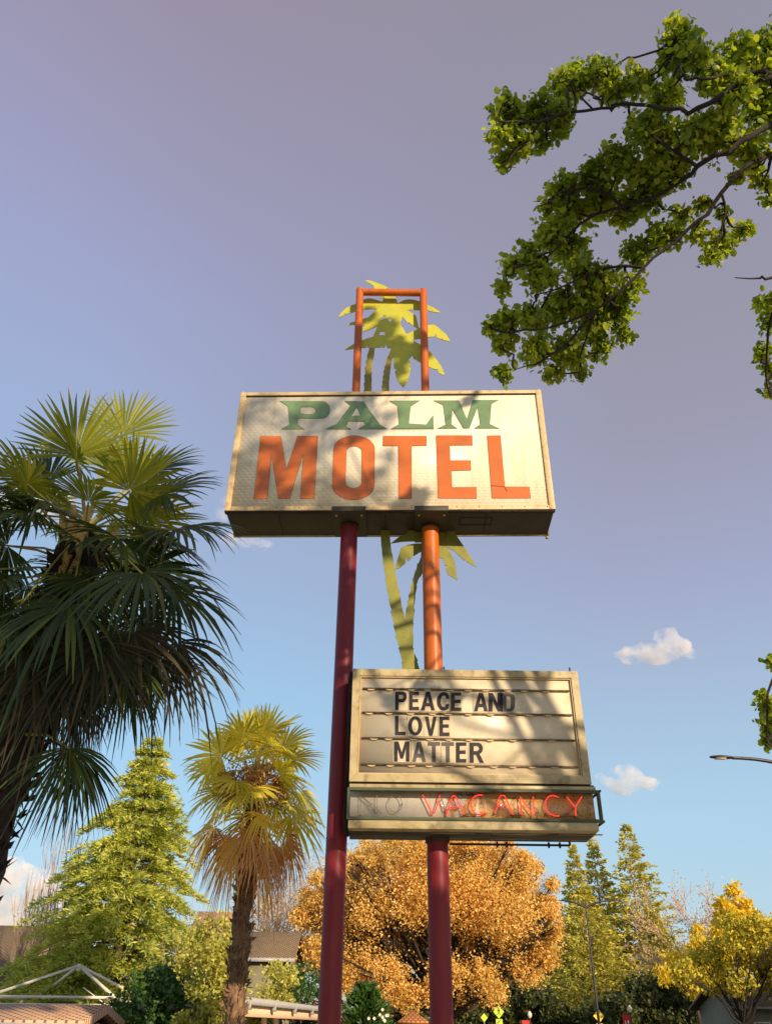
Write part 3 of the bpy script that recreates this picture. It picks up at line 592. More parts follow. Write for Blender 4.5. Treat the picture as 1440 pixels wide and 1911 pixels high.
W = bpy.data.worlds.new('World'); S.world = W; W.use_nodes = True; nt = W.node_tree; nt.nodes.clear(); L = nt.links
sky = nt.nodes.new('ShaderNodeTexSky'); sky.sky_type = 'NISHITA'; sky.sun_disc = False; sky.sun_elevation = SUN_EL; sky.sun_rotation = PI - SUN_AZ
sky.air_density = 1.0; sky.dust_density = 1.0; sky.ozone_density = 1.0
tcw = nt.nodes.new('ShaderNodeTexCoord'); spw = nt.nodes.new('ShaderNodeSeparateXYZ'); L.new(tcw.outputs['Generated'], spw.inputs[0])
rw = ramp(nt, SKYTINT); L.new(spw.outputs[2], rw.inputs[0])
mxw = nt.nodes.new('ShaderNodeMix'); mxw.data_type = 'RGBA'; mxw.blend_type = 'MIX'; mxw.inputs[0].default_value = SKYMIX
L.new(sky.outputs[0], mxw.inputs[6])
scl = nt.nodes.new('ShaderNodeVectorMath'); scl.operation = 'SCALE'; rw2 = ramp(nt, SKYR); L.new(spw.outputs[2], rw2.inputs[0]); mrx = nt.nodes.new('ShaderNodeMapRange'); mrx.inputs[1].default_value = -.35; mrx.inputs[2].default_value = .3; nzw = nt.nodes.new('ShaderNodeTexNoise'); nzw.inputs['Scale'].default_value = 2.2; nzw.inputs['Detail'].default_value = 3; L.new(tcw.outputs['Generated'], nzw.inputs[0]); adx = nt.nodes.new('ShaderNodeMath'); adx.operation = 'MULTIPLY_ADD'; L.new(nzw.outputs[0], adx.inputs[0]); adx.inputs[1].default_value = .35; L.new(spw.outputs[0], adx.inputs[2]); sbx = nt.nodes.new('ShaderNodeMath'); sbx.operation = 'SUBTRACT'; L.new(adx.outputs[0], sbx.inputs[0]); sbx.inputs[1].default_value = .175; L.new(sbx.outputs[0], mrx.inputs[0]); mxr = nt.nodes.new('ShaderNodeMix'); mxr.data_type = 'RGBA'; L.new(mrx.outputs[0], mxr.inputs[0]); L.new(rw.outputs[0], mxr.inputs[6]); L.new(rw2.outputs[0], mxr.inputs[7]); L.new(mxr.outputs[2], scl.inputs[0]); scl.inputs['Scale'].default_value = 10
L.new(scl.outputs[0], mxw.inputs[7])
bg = nt.nodes.new('ShaderNodeBackground'); bg.inputs[1].default_value = .1; wo = nt.nodes.new('ShaderNodeOutputWorld'); L.new(mxw.outputs[2], bg.inputs[0]); L.new(bg.outputs[0], wo.inputs[0])
sl = bpy.data.lights.new('sun', 'SUN'); sl.energy = SUNE; sl.angle = math.radians(.65); sl.color = (1, .78, .54)
so = bpy.data.objects.new('sun', sl); COL.objects.link(so); so.rotation_euler = Vector(tuple(SD)).to_track_quat('Z', 'Y').to_euler(); so.location = (20, -30, 30)

# ==================================================================== PALMS
def palm(name, label, base, top, tr0, tr1, nfr, L, pet, mats, fibre, custom=(), fruit=0, skirtz=0, seg=32, lo=-78, hi=82, dead_from=-35, scalef=1.0):
    base = np.asarray(base, float); top = np.asarray(top, float); t = thing(name, base, label, 'palm tree')
    H = np.linalg.norm(top - base); mb = MB(); k = 26
    p = curve(base - [0, 0, .2], top, k, 0, .003); r = np.linspace(tr0, tr1, k) * (1 + .07 * np.sin(np.arange(k) * 2.1)); mb.tube(p, r, 20, True, .08)
    tb = mb.build('trunk', M['bark_dark'] if fibre == 'dark' else M['fibre'], t, False)
    mb = MB()                                       # old leaf bases and fibre tufts on the trunk
    n = int(260 * H)
    f = rng.uniform(.0, 1, n); a = rng.uniform(0, 2 * PI, n); rr = tr0 + (tr1 - tr0) * f
    P = base + (top - base) * f[:, None] + np.stack([np.cos(a) * rr, np.sin(a) * rr, 0 * a], 1) * .97
    leaves(mb, P, .10, np.stack([np.cos(a) * .45, np.sin(a) * .45, .9 + 0 * a], 1), .35, .4, 'quad', .3, .6)
    leaves(mb, P[::2], .10, np.stack([np.cos(a) * .5, np.sin(a) * .5, -.8 + 0 * a], 1)[::2], .4, .12, 'quad', .3, .5)
    mb.build('leaf_base', M['fibre'] if fibre != 'dark' else M['bark_dark'], t)
    sh = MB()
    for j in range(10):
        a = rng.uniform(0, 2 * PI); d = np.array([math.cos(a), math.sin(a), 0]); q = top + d * tr1 * .6 - [0, 0, .3]
        sh.tube([q, q + [0, 0, .3] + d * .03, q + np.array([0, 0, .62]) + d * .14], [.07, .06, .02], 8)
    sh.build('leaf_sheath', M['sheath'], t, True)
    fr = []
    for i in range(nfr):
        f = i / (nfr - 1); el = math.radians(hi + (lo - hi) * f ** .85 + rng.uniform(-7, 7)); az = i * 2.39996 + rng.uniform(-.25, .25)
        d = np.array([math.cos(el) * math.cos(az), math.cos(el) * math.sin(az), math.sin(el)]); hub0 = top + np.array([0, 0, .25 - f * skirtz])
        pl_ = pet * (1 if el > -.6 else .8) * rng.uniform(.8, 1.15)
        hub = hub0 + d * pl_ - np.array([0, 0, .10 * pl_]); hz_ = np.array([math.cos(az), math.sin(az), 0])
        e = unit(d * (.9 - .5 * f) + np.array([0, 0, -.2 - .9 * f]) + rng.normal(size=3) * .15); nrm = np.array([0, 0, 1.0 - .7 * f]) + hz_ * (1.5 * f - .1) + rng.normal(size=3) * .28
        deg = math.degrees(el); kind = 0 if f < .22 else (1 if deg > dead_from else (2 if rng.uniform() < .45 else 3))
        fr.append((hub0, hub, e, nrm, L * rng.uniform(.85, 1.1), kind, .10 + .3 * f + (.1 if kind >= 2 else 0), 2.5 - 1.2 * f))
    for c in custom: fr.append(c)
    for hub0, hub, e, nrm, l, kind, dr, span in fr:
        mb = MB(); fan(mb, hub, e, nrm, l, seg, span, .52 if kind < 2 else .45, dr, .10 if kind < 2 else .25)
        o = mb.build('frond', M[mats[kind]], t, False)
        mb = MB(); mid = (np.asarray(hub0) + hub) / 2 + [0, 0, .04]; mb.tube([hub0, mid, hub], [.014, .010, .008], 5)
        mb.build('leaf_stalk', M['petiole'] if kind < 2 else M[mats[3]], o)
    for j in range(fruit):
        mb = MB(); az = j * 2 * PI / fruit + .5; d = np.array([math.cos(az), math.sin(az), 0]); c = top + d * .42 + np.array([0, 0, -.12])
        mb.tube([top, top + d * .25 + [0, 0, .15], c], [.02, .015, .01], 5); P = c + rng.normal(size=(420, 3)) * [.13, .13, .16]
        for q in P[::10]: mb.tube([c + [0, 0, .1], q], [.006, .003], 3, False)
        for sx in range(2): leaves(mb, P, .028, None, 1, 1.0, 'quad', .6)
        mb.build('fruit_cluster', M['fruit'], t)
    return t
npx = at(150, 1030, 6.0); nb_ = np.array([npx[0] - .42, 6.0, 0])
def cf(px, py, Y, ex, ey, ez, nx, ny, nz, l, kind=0, dr=.1, span=2.5, h0=None):
    h = at(px, py, Y); return (np.array([npx[0], 6.0, npx[2] + .25]) if h0 is None else h0, h, np.array([ex, ey, ez], float), np.array([nx, ny, nz], float), l, kind, dr, span)
custom = [cf(143, 850, 5.55, -.05, -.25, 1, .1, -1, -.1, .62, 0, .02, 1.75), cf(232, 810, 6.3, .12, .1, 1, .1, -1, .1, .60, 0, .02, 1.7),
          cf(190, 870, 6.2, .5, 0, .9, 0, -1, .2, .5, 0, .05, 2), cf(90, 900, 5.9, -.8, -.1, .5, 0, -1, .4, .55, 1, .1, 1.9),
          cf(300, 925, 5.8, 1, -.2, .25, -.1, -.8, .6, .62, 1, .2, 1.9), cf(330, 990, 5.6, .9, -.3, -.15, .1, -.7, .8, .62, 1, .3, 1.9),
          cf(290, 880, 6.1, .9, 0, .6, -.2, -.8, .4, .52, 1, .1, 1.9), cf(60, 960, 5.4, -.8, -.5, -.1, 0, -.6, .8, .6, 1, .3, 2),
          cf(265, 1070, 5.2, .6, -.5, -.5, .1, -.8, .6, .66, 1, .4, 2), cf(320, 1100, 5.8, .8, -.1, -.6, .3, -.7, .6, .62, 1, .4, 2),
          cf(130, 1130, 5.2, -.2, -.5, -.8, 0, -.9, .5, .6, 1, .4, 2), cf(30, 1140, 5.3, -.6, -.3, -.7, -.1, -.8, .5, .62, 1, .4, 2),
          cf(250, 1180, 5.4, .5, -.3, -.9, .2, -.9, .3, .62, 3, .4, 1.8), cf(330, 1200, 5.9, .7, 0, -.9, .4, -.8, .3, .6, 3, .4, 1.6),
          cf(180, 1200, 5.3, .1, -.3, -1, .1, -1, .2, .62, 3, .3, 1.6), cf(300, 1230, 5.7, .45, 0, -1, .4, -.9, .1, .5, 3, .2, 1.5), cf(235, 1230, 5.5, .2, 0, -1, .2, -1, .1, .45, 1, .2, 1.6),
          cf(110, 1260, 5.3, 0, -.2, -1, .1, -1, .2, .6, 3, .3, 1.5), cf(60, 1220, 5.3, -.3, -.2, -1, 0, -1, .2, .6, 3, .3, 1.5),
          cf(128, 1395, 5.5, .15, -.1, -1, .2, -1, .2, .48, 1, .3, 1.5, at(50, 1370, 5.85)), cf(150, 1410, 5.6, .2, 0, -1, .3, -1, .1, .45, 3, .3, 1.0, at(50, 1380, 5.85))]
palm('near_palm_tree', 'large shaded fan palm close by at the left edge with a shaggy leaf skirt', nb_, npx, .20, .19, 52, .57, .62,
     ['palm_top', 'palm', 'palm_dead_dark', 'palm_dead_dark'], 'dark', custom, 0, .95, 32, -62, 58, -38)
mb0 = at(434, 1911, 13); mt0 = at(478, 1458, 13.1)
palm('sunlit_palm_tree', 'smaller sunlit fan palm with golden lower leaves left of the maroon pole', [mb0[0], 13, 0], mt0, .125, .125, 48, .60, .66,
     ['palm2', 'palm2', 'palm_yellow', 'palm_dead'], 'brown', (), 6, .9, 24, -58, 80, -12)

# ==================================================================== PEAR TREE (branches reach in from the right)
ZC = 7.0
limbs = {'a': [(1440,144),(1378,154),(1339,183),(1300,202),(1269,202),(1211,196),(1160,192),(1121,202),(1059,210),(1008,227),(958,226),(930,225)],
 'a2': [(1440,140),(1400,135),(1350,140),(1310,148),(1280,150),(1265,110),(1262,70)],
 'a3': [(1008,227),(985,262),(955,290),(938,310)],
 'b': [(1440,232),(1400,255),(1360,285),(1300,310),(1265,340),(1220,368),(1160,385),(1110,400),(1060,440),(1020,480),(960,500)],
 'b2': [(1300,310),(1240,270),(1190,235)], 'b3': [(1160,385),(1100,350),(1040,360),(1005,385)],
 'c': [(1440,285),(1400,305),(1370,330),(1345,360),(1320,400),(1280,430),(1240,465),(1200,500),(1160,540),(1110,580),(1060,600),(1010,615),(950,620)],
 'c2': [(1200,500),(1130,500),(1060,530),(1000,550)], 'c3': [(1110,580),(1060,640),(1000,680),(960,690)], 'c4': [(1110,580),(1090,640),(1080,695)],
 'c5': [(1345,360),(1352,400),(1345,440)], 'd': [(1440,518),(1420,516),(1398,520),(1370,518)],
 'e': [(1560,440),(1500,500),(1450,560),(1432,620),(1428,700),(1436,740)], 'f': [(1560,1150),(1480,1200),(1440,1270),(1430,1320),(1430,1385)]}
blobs = [(945,215,34),(930,250,20),(962,268,30),(940,300,20),(1000,205,32),(1050,165,34),(1075,150,30),(1045,220,34),(1012,262,22),(1120,140,34),(1150,165,25),(1190,150,32),(1240,175,35),(1262,75,38),(1258,110,30),(1285,115,36),(1330,150,36),(1380,100,40),(1425,90,35),(1430,150,45),(1380,170,40),(1430,210,45),(1350,220,40),
 (1200,235,30),(1230,265,38),(1285,255,40),(1340,260,40),(1400,280,32),(1150,300,38),(1200,325,42),(1255,310,40),(1100,330,34),(1050,352,30),(1018,385,16),(1065,392,34),(1120,380,40),(1170,395,32),(1210,370,30),(1030,435,34),(985,480,28),(1060,465,36),(1010,515,34),(1085,505,34),(955,492,20),(940,530,16),
 (1125,525,34),(1190,470,26),(1230,440,25),(1180,540,28),(1150,585,34),(1165,625,18),(1100,595,36),(1050,570,38),(1000,590,36),(945,598,28),(915,612,12),(935,640,22),(940,690,18),(1000,650,30),(1060,650,34),(1085,700,16),(1030,695,20),(1120,650,20),(1100,550,30),
 (1260,440,20),(1300,430,22),(1345,455,28),(1390,425,16),(1325,478,14),(1270,400,18),(1310,380,16),(1425,335,16),(1398,318,18),(1436,375,10),(1370,330,16),(1345,400,10),
 (1427,560,22),(1432,600,20),(1424,655,20),(1438,690,14),(1437,728,8),(1427,1310,20),(1432,1345,16),(1430,1380,13),(1440,1238,6)]
PB = np.array([8.3, 2.0, 0]); pear = thing('pear_tree', PB, 'leafy green tree overhanging from the upper right with dark bare limbs and round leaves', 'tree')
tb = MB(); twb = MB(); cr = MB()
JN = PB + [0, 0, 3.4]
tb.tube(curve(PB - [0, 0, .2], JN, 7, 0, .02), np.linspace(.34, .26, 7), 14)
def zc_of(px, py): return ZC + .25 * math.sin(px * .013) + .2 * math.sin(py * .017 + 1)
LP = {}
for k, l in limbs.items():
    pts = [cpt(x, y, zc_of(x, y) - .1) for x, y in l]
    LP[k] = np.array(pts)
roots = {'a': [JN, PB + [-1.3, .5, 6.4], cpt(1720, 40, 7.3), cpt(1560, 120, 7.1)], 'b': [JN, PB + [-1.5, .7, 5.8], cpt(1650, 190, 7.2), cpt(1540, 215, 7.1)],
         'c': [JN, PB + [-1.6, .8, 5.2], cpt(1640, 290, 7.1), cpt(1530, 270, 7.0)], 'e': [PB + [-.5, .6, 5.0], cpt(1650, 400, 7.2)], 'f': [JN, cpt(1700, 1020, 7.3)], 'd': [cpt(1650, 400, 7.2), cpt(1540, 500, 7)]}
rad = {'a': (.04, .007), 'b': (.042, .007), 'c': (.036, .007), 'e': (.03, .006), 'f': (.03, .006), 'd': (.02, .004), 'a2': (.018, .006), 'c2': (.014, .005), 'b2': (.016, .005), 'b3': (.016, .005)}
for k in LP:
    pts = list(roots.get(k, [])) + list(LP[k]); pts = np.array([np.asarray(p, float) for p in pts])
    # smooth + gnarl
    q = [pts[0]]
    for i in range(len(pts) - 1): q += [(pts[i] + pts[i + 1]) / 2 + rng.normal(size=3) * .012, pts[i + 1]]
    r0, r1 = rad.get(k, (.013, .004)); n = len(q); nr = len(roots.get(k, [])) * 2
    rr = np.concatenate([np.linspace(r0 * 1.9, r0 * .62, nr), np.linspace(r0 * .62, r1, n - nr)]) if nr else np.linspace(r0, r1, n)
    tb.tube(q, rr, 8, True, .08)
allp = np.concatenate([np.linspace(a, b, 5) for l in LP.values() for a, b in zip(l[:-1], l[1:])])
def clump(c, r, n, ntw, ls, near=None, twr=.007):
    """a leafy spray: crooked twigs from the nearest limb, leaves hung along their outer part"""
    if near is None: near = allp[np.argmin(np.linalg.norm(allp - c, axis=1))]
    twb.tube(curve(near, c, 5, -.05, .07), np.linspace(twr * 1.8, twr, 5), 4, False)
    tips = []
    for j in range(ntw):
        e = c + unit(rng.normal(size=3)) * r * rng.uniform(.45, 1.0); s0 = c + rng.normal(size=3) * r * .25
        p = curve(s0, e, 5, .05, .1); twb.tube(p, np.linspace(twr * .7, twr * .25, 5), 3, False); tips.append(p[2:])
    T = np.concatenate(tips); P = T[rng.integers(0, len(T), n)] + rng.normal(size=(n, 3)) * .028
    leaves(cr, P, ls, [0, 0, -.55], .8, .82, 'leaf', .28, .45)
for x, y, r in blobs:
    for rep in range(1 if r < 25 else 2):
        zc = zc_of(x, y) + rng.uniform(-.1, .25) + .06; rw_ = r * zc / FPX
        c = cpt(x, y, zc) + (rng.normal(size=3) * rw_ * .15 if rep else 0)
        clump(c, rw_ * 1.08, int(22 + 3700 * rw_ ** 1.55 * (1.0 if rep == 0 else .7)), max(10, int(125 * rw_)), .057)

# ---- unseen rest of the crown: leaf clumps put along sun rays to shade targets
def seg_d(c, o):       # distance from clump centres c to the sun ray leaving o
    v = c - o; t = np.clip(v @ SD, 0, None); return np.linalg.norm(v - t[:, None] * SD, axis=1)
lit = []
def LQ(pts, Y, r=.16): lit.extend([(at(x, y, Y), r) for x, y in pts])
LQ([(x, y) for x in range(890, 1020, 26) for y in range(770, 940, 34)], 9.48, .2)
LQ([(820, 900), (850, 930), (800, 870), (840, 930), (880, 760), (830, 850)], 9.48, .02)
LQ([(803, y) for y in range(1010, 1245, 18)], 9.78, .14)
LQ([(672, 560), (671, 580)], 9.85, .08); LQ([(788, y) for y in range(560, 640, 20)] + [(790, 690), (792, 670)], 9.85, .1); LQ([(x, 546) for x in range(680, 790, 18)], 9.85, .14)
LQ([(710, 540), (690, 570), (740, 575), (760, 600), (820, 580), (830, 630), (760, 640), (820, 690), (700, 590), (750, 700), (870, 1045), (845, 1020), (760, 1010), (745, 1030)], 10.05, .03)
LQ([(940, 1270), (905, 1262), (1075, 1330), (1080, 1360), (1085, 1400), (1060, 1275)], 9.38, .02)
LQ([(100, 780), (150, 770), (200, 750), (240, 750), (280, 780), (300, 820), (140, 830), (60, 790), (90, 830), (200, 800), (250, 800), (190, 940), (180, 900), (10, 1180)], 5.9, .16)
for y in range(1330, 1911, 45):
    for x in range(350, 640, 45): lit.append((at(x, y, 13), .3))
for y in range(1400, 1911, 60):
    for x in range(-60, 430, 70): lit.append((at(x, y, 27), .3))
for y in range(1560, 1880, 60):
    for x in range(540, 1440, 100): lit.append((at(x, y, 45), .3))
LO = np.array([l[0] for l in lit]); LR = np.array([l[1] for l in lit])
tg = []; TM = {}
def far(o, n, a=11, b=19): TM[len(tg)] = (a, b, n); tg.append(o)
for x in range(440, 800, 22):
    for y in range(745, 955, 26):
        if x < 740:
            if rng.uniform() < .36: far(at(x, y, 9.47), 60)
        elif x < 800 and rng.uniform() < .35: far(at(x, y, 9.47), 110, 5, 9)
for x in range(800, 1010, 24):
    for y in range(745, 955, 30):
        if rng.uniform() < .10: far(at(x, y, 9.47), 90, 5, 9)
for y in range(1000, 1911, 22): tg.append(at(652 - (y - 985) * .042, y, 9.78))
for y in range(1000, 1911, 40): tg.append(at(646 - (y - 985) * .042, y, 9.78))
for y in range(1570, 1911, 22): tg.append(at(817, y, 9.78))
for x in range(650, 1110, 26):
    for y in range(1255, 1560, 26):
        if rng.uniform() < (.24 if x < 960 else .16): far(at(x, y, 9.37), 50, 10, 19)
for x, y in [(690, 600), (715, 610), (690, 640), (720, 645), (745, 640), (670, 620), (664, 620), (663, 650), (700, 700), (750, 710), (755, 680), (792, 650), (794, 725), (690, 680), (725, 1010), (720, 1060), (735, 1100), (745, 1160), (765, 1200), (775, 1100), (805, 1065)]: tg.append(at(x, y, 9.95))
for x in range(655, 700, 9):
    for y in range(585, 720, 14): tg.append(at(x, y, 10.03))
for x, y in [(710, 620), (720, 605), (700, 630), (735, 640), (745, 650), (760, 655), (740, 690), (750, 700), (765, 690), (800, 660), (720, 700), (850, 1040), (730, 1080), (740, 1140), (755, 1180), (770, 1220), (770, 1140), (780, 1080)]: tg += [at(x, y, 10.03)] * 2
for x in range(655, 1115, 14):
    for y in (1480, 1500, 1520):
        if rng.uniform() < .8: far(at(x, y, 9.4), 130, 7, 16)
for i in range(150):
    p = np.array([npx[0], 6.0, npx[2] - .5]) + rng.normal(size=3) * [.75, .7, .8]; tg.append(p)
for z in np.arange(.3, 5, .3): tg.append(np.array([npx[0], 5.9, z]))
for x, y, r in blobs[::2]: tg.append(cpt(x, y, 7))
cc = []
for oi, o in enumerate(tg):
    ta, tb_, nn_ = TM.get(oi, (3.5, 17, 0))
    for tries in range(14):
        t = rng.uniform(ta, tb_); c = o + SD * t
        if c[2] < 3.3 or c[2] > 16 or c[0] < -1.5: continue
        r = rng.uniform(.26, .42); px, py, z = proj(c)
        m = (r + .35) * FPX / max(z, .3)
        if z > 0 and -m < px < 1440 + m and -m < py < 1911 + m: continue
        v = c - LO; tt = v @ SD; d = np.linalg.norm(v - tt[:, None] * SD, axis=1); d[tt < 0] = 9
        if (d < r * .85 + LR).any():
            r = .17
            if (d < r * .7 + LR * .6).any(): continue
        cc.append((c, r, nn_)); break
CC = np.array([c for c, r, _ in cc]); print('shade clumps', len(CC), CC.min(0), CC.max(0))
# limbs through the off-frame crown: a few big boughs, each clump hangs from the nearest
boughs = []
for e in [(1.5, 1.5, 10.5), (3, -3, 9.5), (5, -5, 8), (8, -3, 8.5), (3.8, 2.8, 11.5), (6.5, 0, 11.5), (1, -1, 8), (8.5, 1.5, 7), (4.4, 0.0, 6.5), (2.5, -1.5, 6.5), (7.5, -2.2, 5.6), (6, -2.5, 13), (4, -1, 14), (8, -4, 12)]:
    b_ = curve(JN + [0, 0, rng.uniform(0, 1.2)], e, 9, .10, .03)
    px, py, z = proj(b_); 
    boughs.append(b_); tb.tube(b_, np.linspace(.07, .015, 9), 8)
BQ = np.concatenate(boughs)
def inframe(p):
    px, py, z = proj(p); return (z > 0) & (px > -60) & (px < 1500) & (py > -60) & (py < 1971)
for c, r, nn_ in cc:
    near = BQ[np.argmin(np.linalg.norm(BQ - c, axis=1))]
    if inframe(np.array([near, c, (near + c) / 2])).any(): near = c + [0, 0, .2]
    clump(c, r, nn_ or int(210 + 900 * r), 7 if not nn_ else 4, .085, near, .009)
tb.build('trunk', M['bark_dark'], pear, True); twb.build('twigs', M['bark_dark'], pear); cr.build('crown', M['pear'], pear)
# ==================================================================== BACKGROUND TREES
M['cedar'] = leafmat('cedar_needles', [(.22, .29, .05), (.43, .47, .085), (.66, .62, .14)], .3, .6, 1.0)
M['dawn'] = leafmat('redwood_needles', [(.22, .25, .04), (.42, .40, .065), (.66, .54, .10)], .3, .6, .25)
M['autumn'] = leafmat('autumn_leaf', [(.42, .31, .07), (.82, .52, .13), (.92, .68, .24)], .35, .6, .5, (1.3, 1.1, .5))
M['yellow'] = leafmat('yellow_leaf', [(.46, .36, .03), (.72, .54, .04), (.84, .66, .08)], .4, .6, .25)
M['olive_leaf'] = leafmat('olive_leaf', [(.28, .26, .03), (.50, .42, .04), (.68, .54, .06)], .35, .6, .3)
M['bushg'] = leafmat('bush_leaf', [(.22, .27, .04), (.44, .42, .08), (.66, .58, .16)], .35, .6, .8)
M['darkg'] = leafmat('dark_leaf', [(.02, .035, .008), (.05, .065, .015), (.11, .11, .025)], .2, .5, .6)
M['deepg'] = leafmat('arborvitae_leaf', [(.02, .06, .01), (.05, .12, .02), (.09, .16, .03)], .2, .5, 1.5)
M['redleaf'] = leafmat('red_leaf', [(.14, .02, .015), (.28, .04, .03), (.4, .12, .06)], .3, .6, 1)
M['peachleaf'] = leafmat('peach_leaf', [(.6, .38, .2), (.7, .48, .28), (.75, .55, .3)], .35, .6, .5)

B = lambda px, Y: [gx(px, Y), Y, 0]
BT = lambda px, py, Y: [at(px, py, Y)[0], Y, 0]      # foot of a thing whose top shows at (px, py)
conifer('cedar_tree', 'large sunlit yellow-green conifer behind the white tent frame', BT(288, 1378, 27), hz(1378, 27) , 4.7, M['cedar'], M['bark'], 50, 14, .17, 430, .02, .25, .42, .86, None, .2, 0, (0, 0, -.05), .30, .24, .45)
# young shoots and shrubs in front of it
bare_tree('pale_shrub', 'pale leafless many-stemmed shrub in front of the big conifer', B(338, 24), 5.2, .22, M['bark_pale'], None, .035, 9, 3, 1.0, None, 0, .1, .8, 'shrub', .35, .005)
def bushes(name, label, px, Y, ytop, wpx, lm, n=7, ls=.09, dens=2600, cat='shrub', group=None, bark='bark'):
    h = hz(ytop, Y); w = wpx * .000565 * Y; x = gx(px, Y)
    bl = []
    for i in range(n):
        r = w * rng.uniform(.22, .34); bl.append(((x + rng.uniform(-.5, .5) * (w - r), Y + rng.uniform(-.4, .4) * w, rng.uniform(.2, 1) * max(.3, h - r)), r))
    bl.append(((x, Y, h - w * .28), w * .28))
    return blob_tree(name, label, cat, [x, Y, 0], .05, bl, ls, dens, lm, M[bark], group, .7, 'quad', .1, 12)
bushes('leafy_bush', 'yellow-green sunlit bush left of the sunlit palm trunk', 385, 19, 1700, 130, M['bushg'], 18, .08, 3400)
bushes('leafy_bush', 'dark green shrub low in front of the big conifer', 285, 21, 1790, 190, M['deepg'], 12, .1, 2400)
bushes('leafy_bush', 'dark evergreen bush between the sunlit palm trunk and the maroon pole', 560, 30, 1790, 100, M['deepg'], 8, .12, 1100)
bushes('leafy_bush', 'olive bush below the shingled roof beside the palm trunk', 505, 27, 1790, 85, M['bushg'], 10, .09, 2600)
bushes('red_bush', 'small red-leaved bush against the maroon pole', 583, 30, 1862, 50, M['redleaf'], 5, .07, 900)
bushes('red_bush', 'second red-leaved bush under the carport roof', 560, 28, 1900, 40, M['redleaf'], 5, .07, 900)
for i, (px, yt, Y, lab) in enumerate([(95, 1425, 34, 'tallest leafless sapling behind the near palm trunk'), (60, 1480, 36, 'slim leafless sapling left of the tallest bare one'), (28, 1560, 35, 'short leafless sapling at the far left edge')]):
    bare_tree('bare_sapling', lab, B(px - 20, Y), hz(yt, Y) * .8, .13, M['bark_pale'] if i else M['bark'], 'bare saplings behind the near palm', .07, 9, 3, 1.3, None, 0, .1, .75, 'tree', .42, .011)
# arborvitae
conifer('arborvitae', 'small dark green column shrub between the two sign poles', B(682, 25), hz(1840, 25), .95, M['deepg'], M['bark'], 30, 12, .14, 60, .0, .5, .05, .5, None, .05, 0, (0, 0, .8), .3, .4)
m_ = None
# autumn tree (orange) behind the poles
Y = 45; ab = []
for x, y, r in [(640,1640,60),(700,1605,55),(770,1590,60),(840,1590,60),(910,1600,60),(960,1640,55),(620,1710,60),(690,1690,75),(770,1670,80),(860,1670,80),(940,1700,70),(1000,1690,38),(600,1780,50),(680,1780,75),(770,1760,80),(860,1760,80),(950,1770,70),(1010,1760,40),(640,1830,40),(720,1830,50),(900,1820,45),(980,1810,40),(590,1680,30),(1030,1650,20),(1000,1620,20),(570,1720,22),(1025,1700,22),(975,1600,18),(590,1640,18),(560,1770,26),(1020,1790,26),(950,1575,14),(880,1570,20),(730,1572,20),(1035,1740,20),(800,1850,36),(860,1858,34),(760,1862,30),(920,1850,32),(835,1815,50)]:
    for k in range(2): p = at(x, y, Y + rng.uniform(-3, 3)); ab.append(((p[0], p[1], p[2]), r * .000595 * Y * (1 if k == 0 else .8)))
for k in range(34):
    a_ = rng.uniform(0, PI); p = at(800 + 235 * math.cos(a_) + rng.uniform(-18, 18), 1745 - 175 * math.sin(a_) + rng.uniform(-25, 25), Y + rng.uniform(-3, 3)); ab.append(((p[0], p[1], p[2]), rng.uniform(9, 20) * .000595 * Y))
blob_tree('autumn_tree', 'broad orange autumn tree behind the two poles', 'tree', B(838, Y), .24, ab, .115, 1500, M['autumn'], M['bark_dark'], None, .7, 'quad', .18, 16, None, .3, 0, .85, .8)
# pale peach fine-twigged trees behind the house
for px, yt, Y, lab in [(560, 1690, 55, 'pale peach fine-twigged tree just left of the maroon pole'), (500, 1700, 60, 'pale twiggy tree behind the shingled roof'), (610, 1620, 58, 'peach twiggy tree rising behind the maroon pole')]:
    bare_tree('twiggy_tree', lab, BT(px, yt, Y), hz(yt, Y) * 1.25, .42, M['bark_pale'], 'pale twiggy trees', .14, 8, 5, .75, M['peachleaf'], 3600, .12, .8, 'tree', .35, .016)
# dawn redwoods
for i, (px, yt, w, Y, lab, gp) in enumerate([(1066, 1574, 135, 118, 'leftmost slim conifer, seen through the street lamp arms', .15), (1103, 1556, 160, 122, 'conifer just right of the street lamp post, trunk showing', .2), (1165, 1532, 205, 116, 'tallest pointed conifer right of the street lamp', .08), (1010, 1690, 170, 124, 'shorter conifer behind the right edge of the orange tree', .1), (1085, 1650, 250, 112, 'broad lower conifer right behind the street lamp post', .1), (1215, 1690, 190, 112, 'low bushy conifer at the foot of the tallest one', .1)]):
    conifer('dawn_redwood', lab, BT(px, yt, Y), hz(yt, Y), w * .5 * .000565 * Y * 1.35, M['dawn'], M['bark_pale'], 60, 7, .5, 90, .03, .45, .2, .95, 'tall conifers along the far road', .35, gp, (0, 0, -.1), .42, .45, .45)
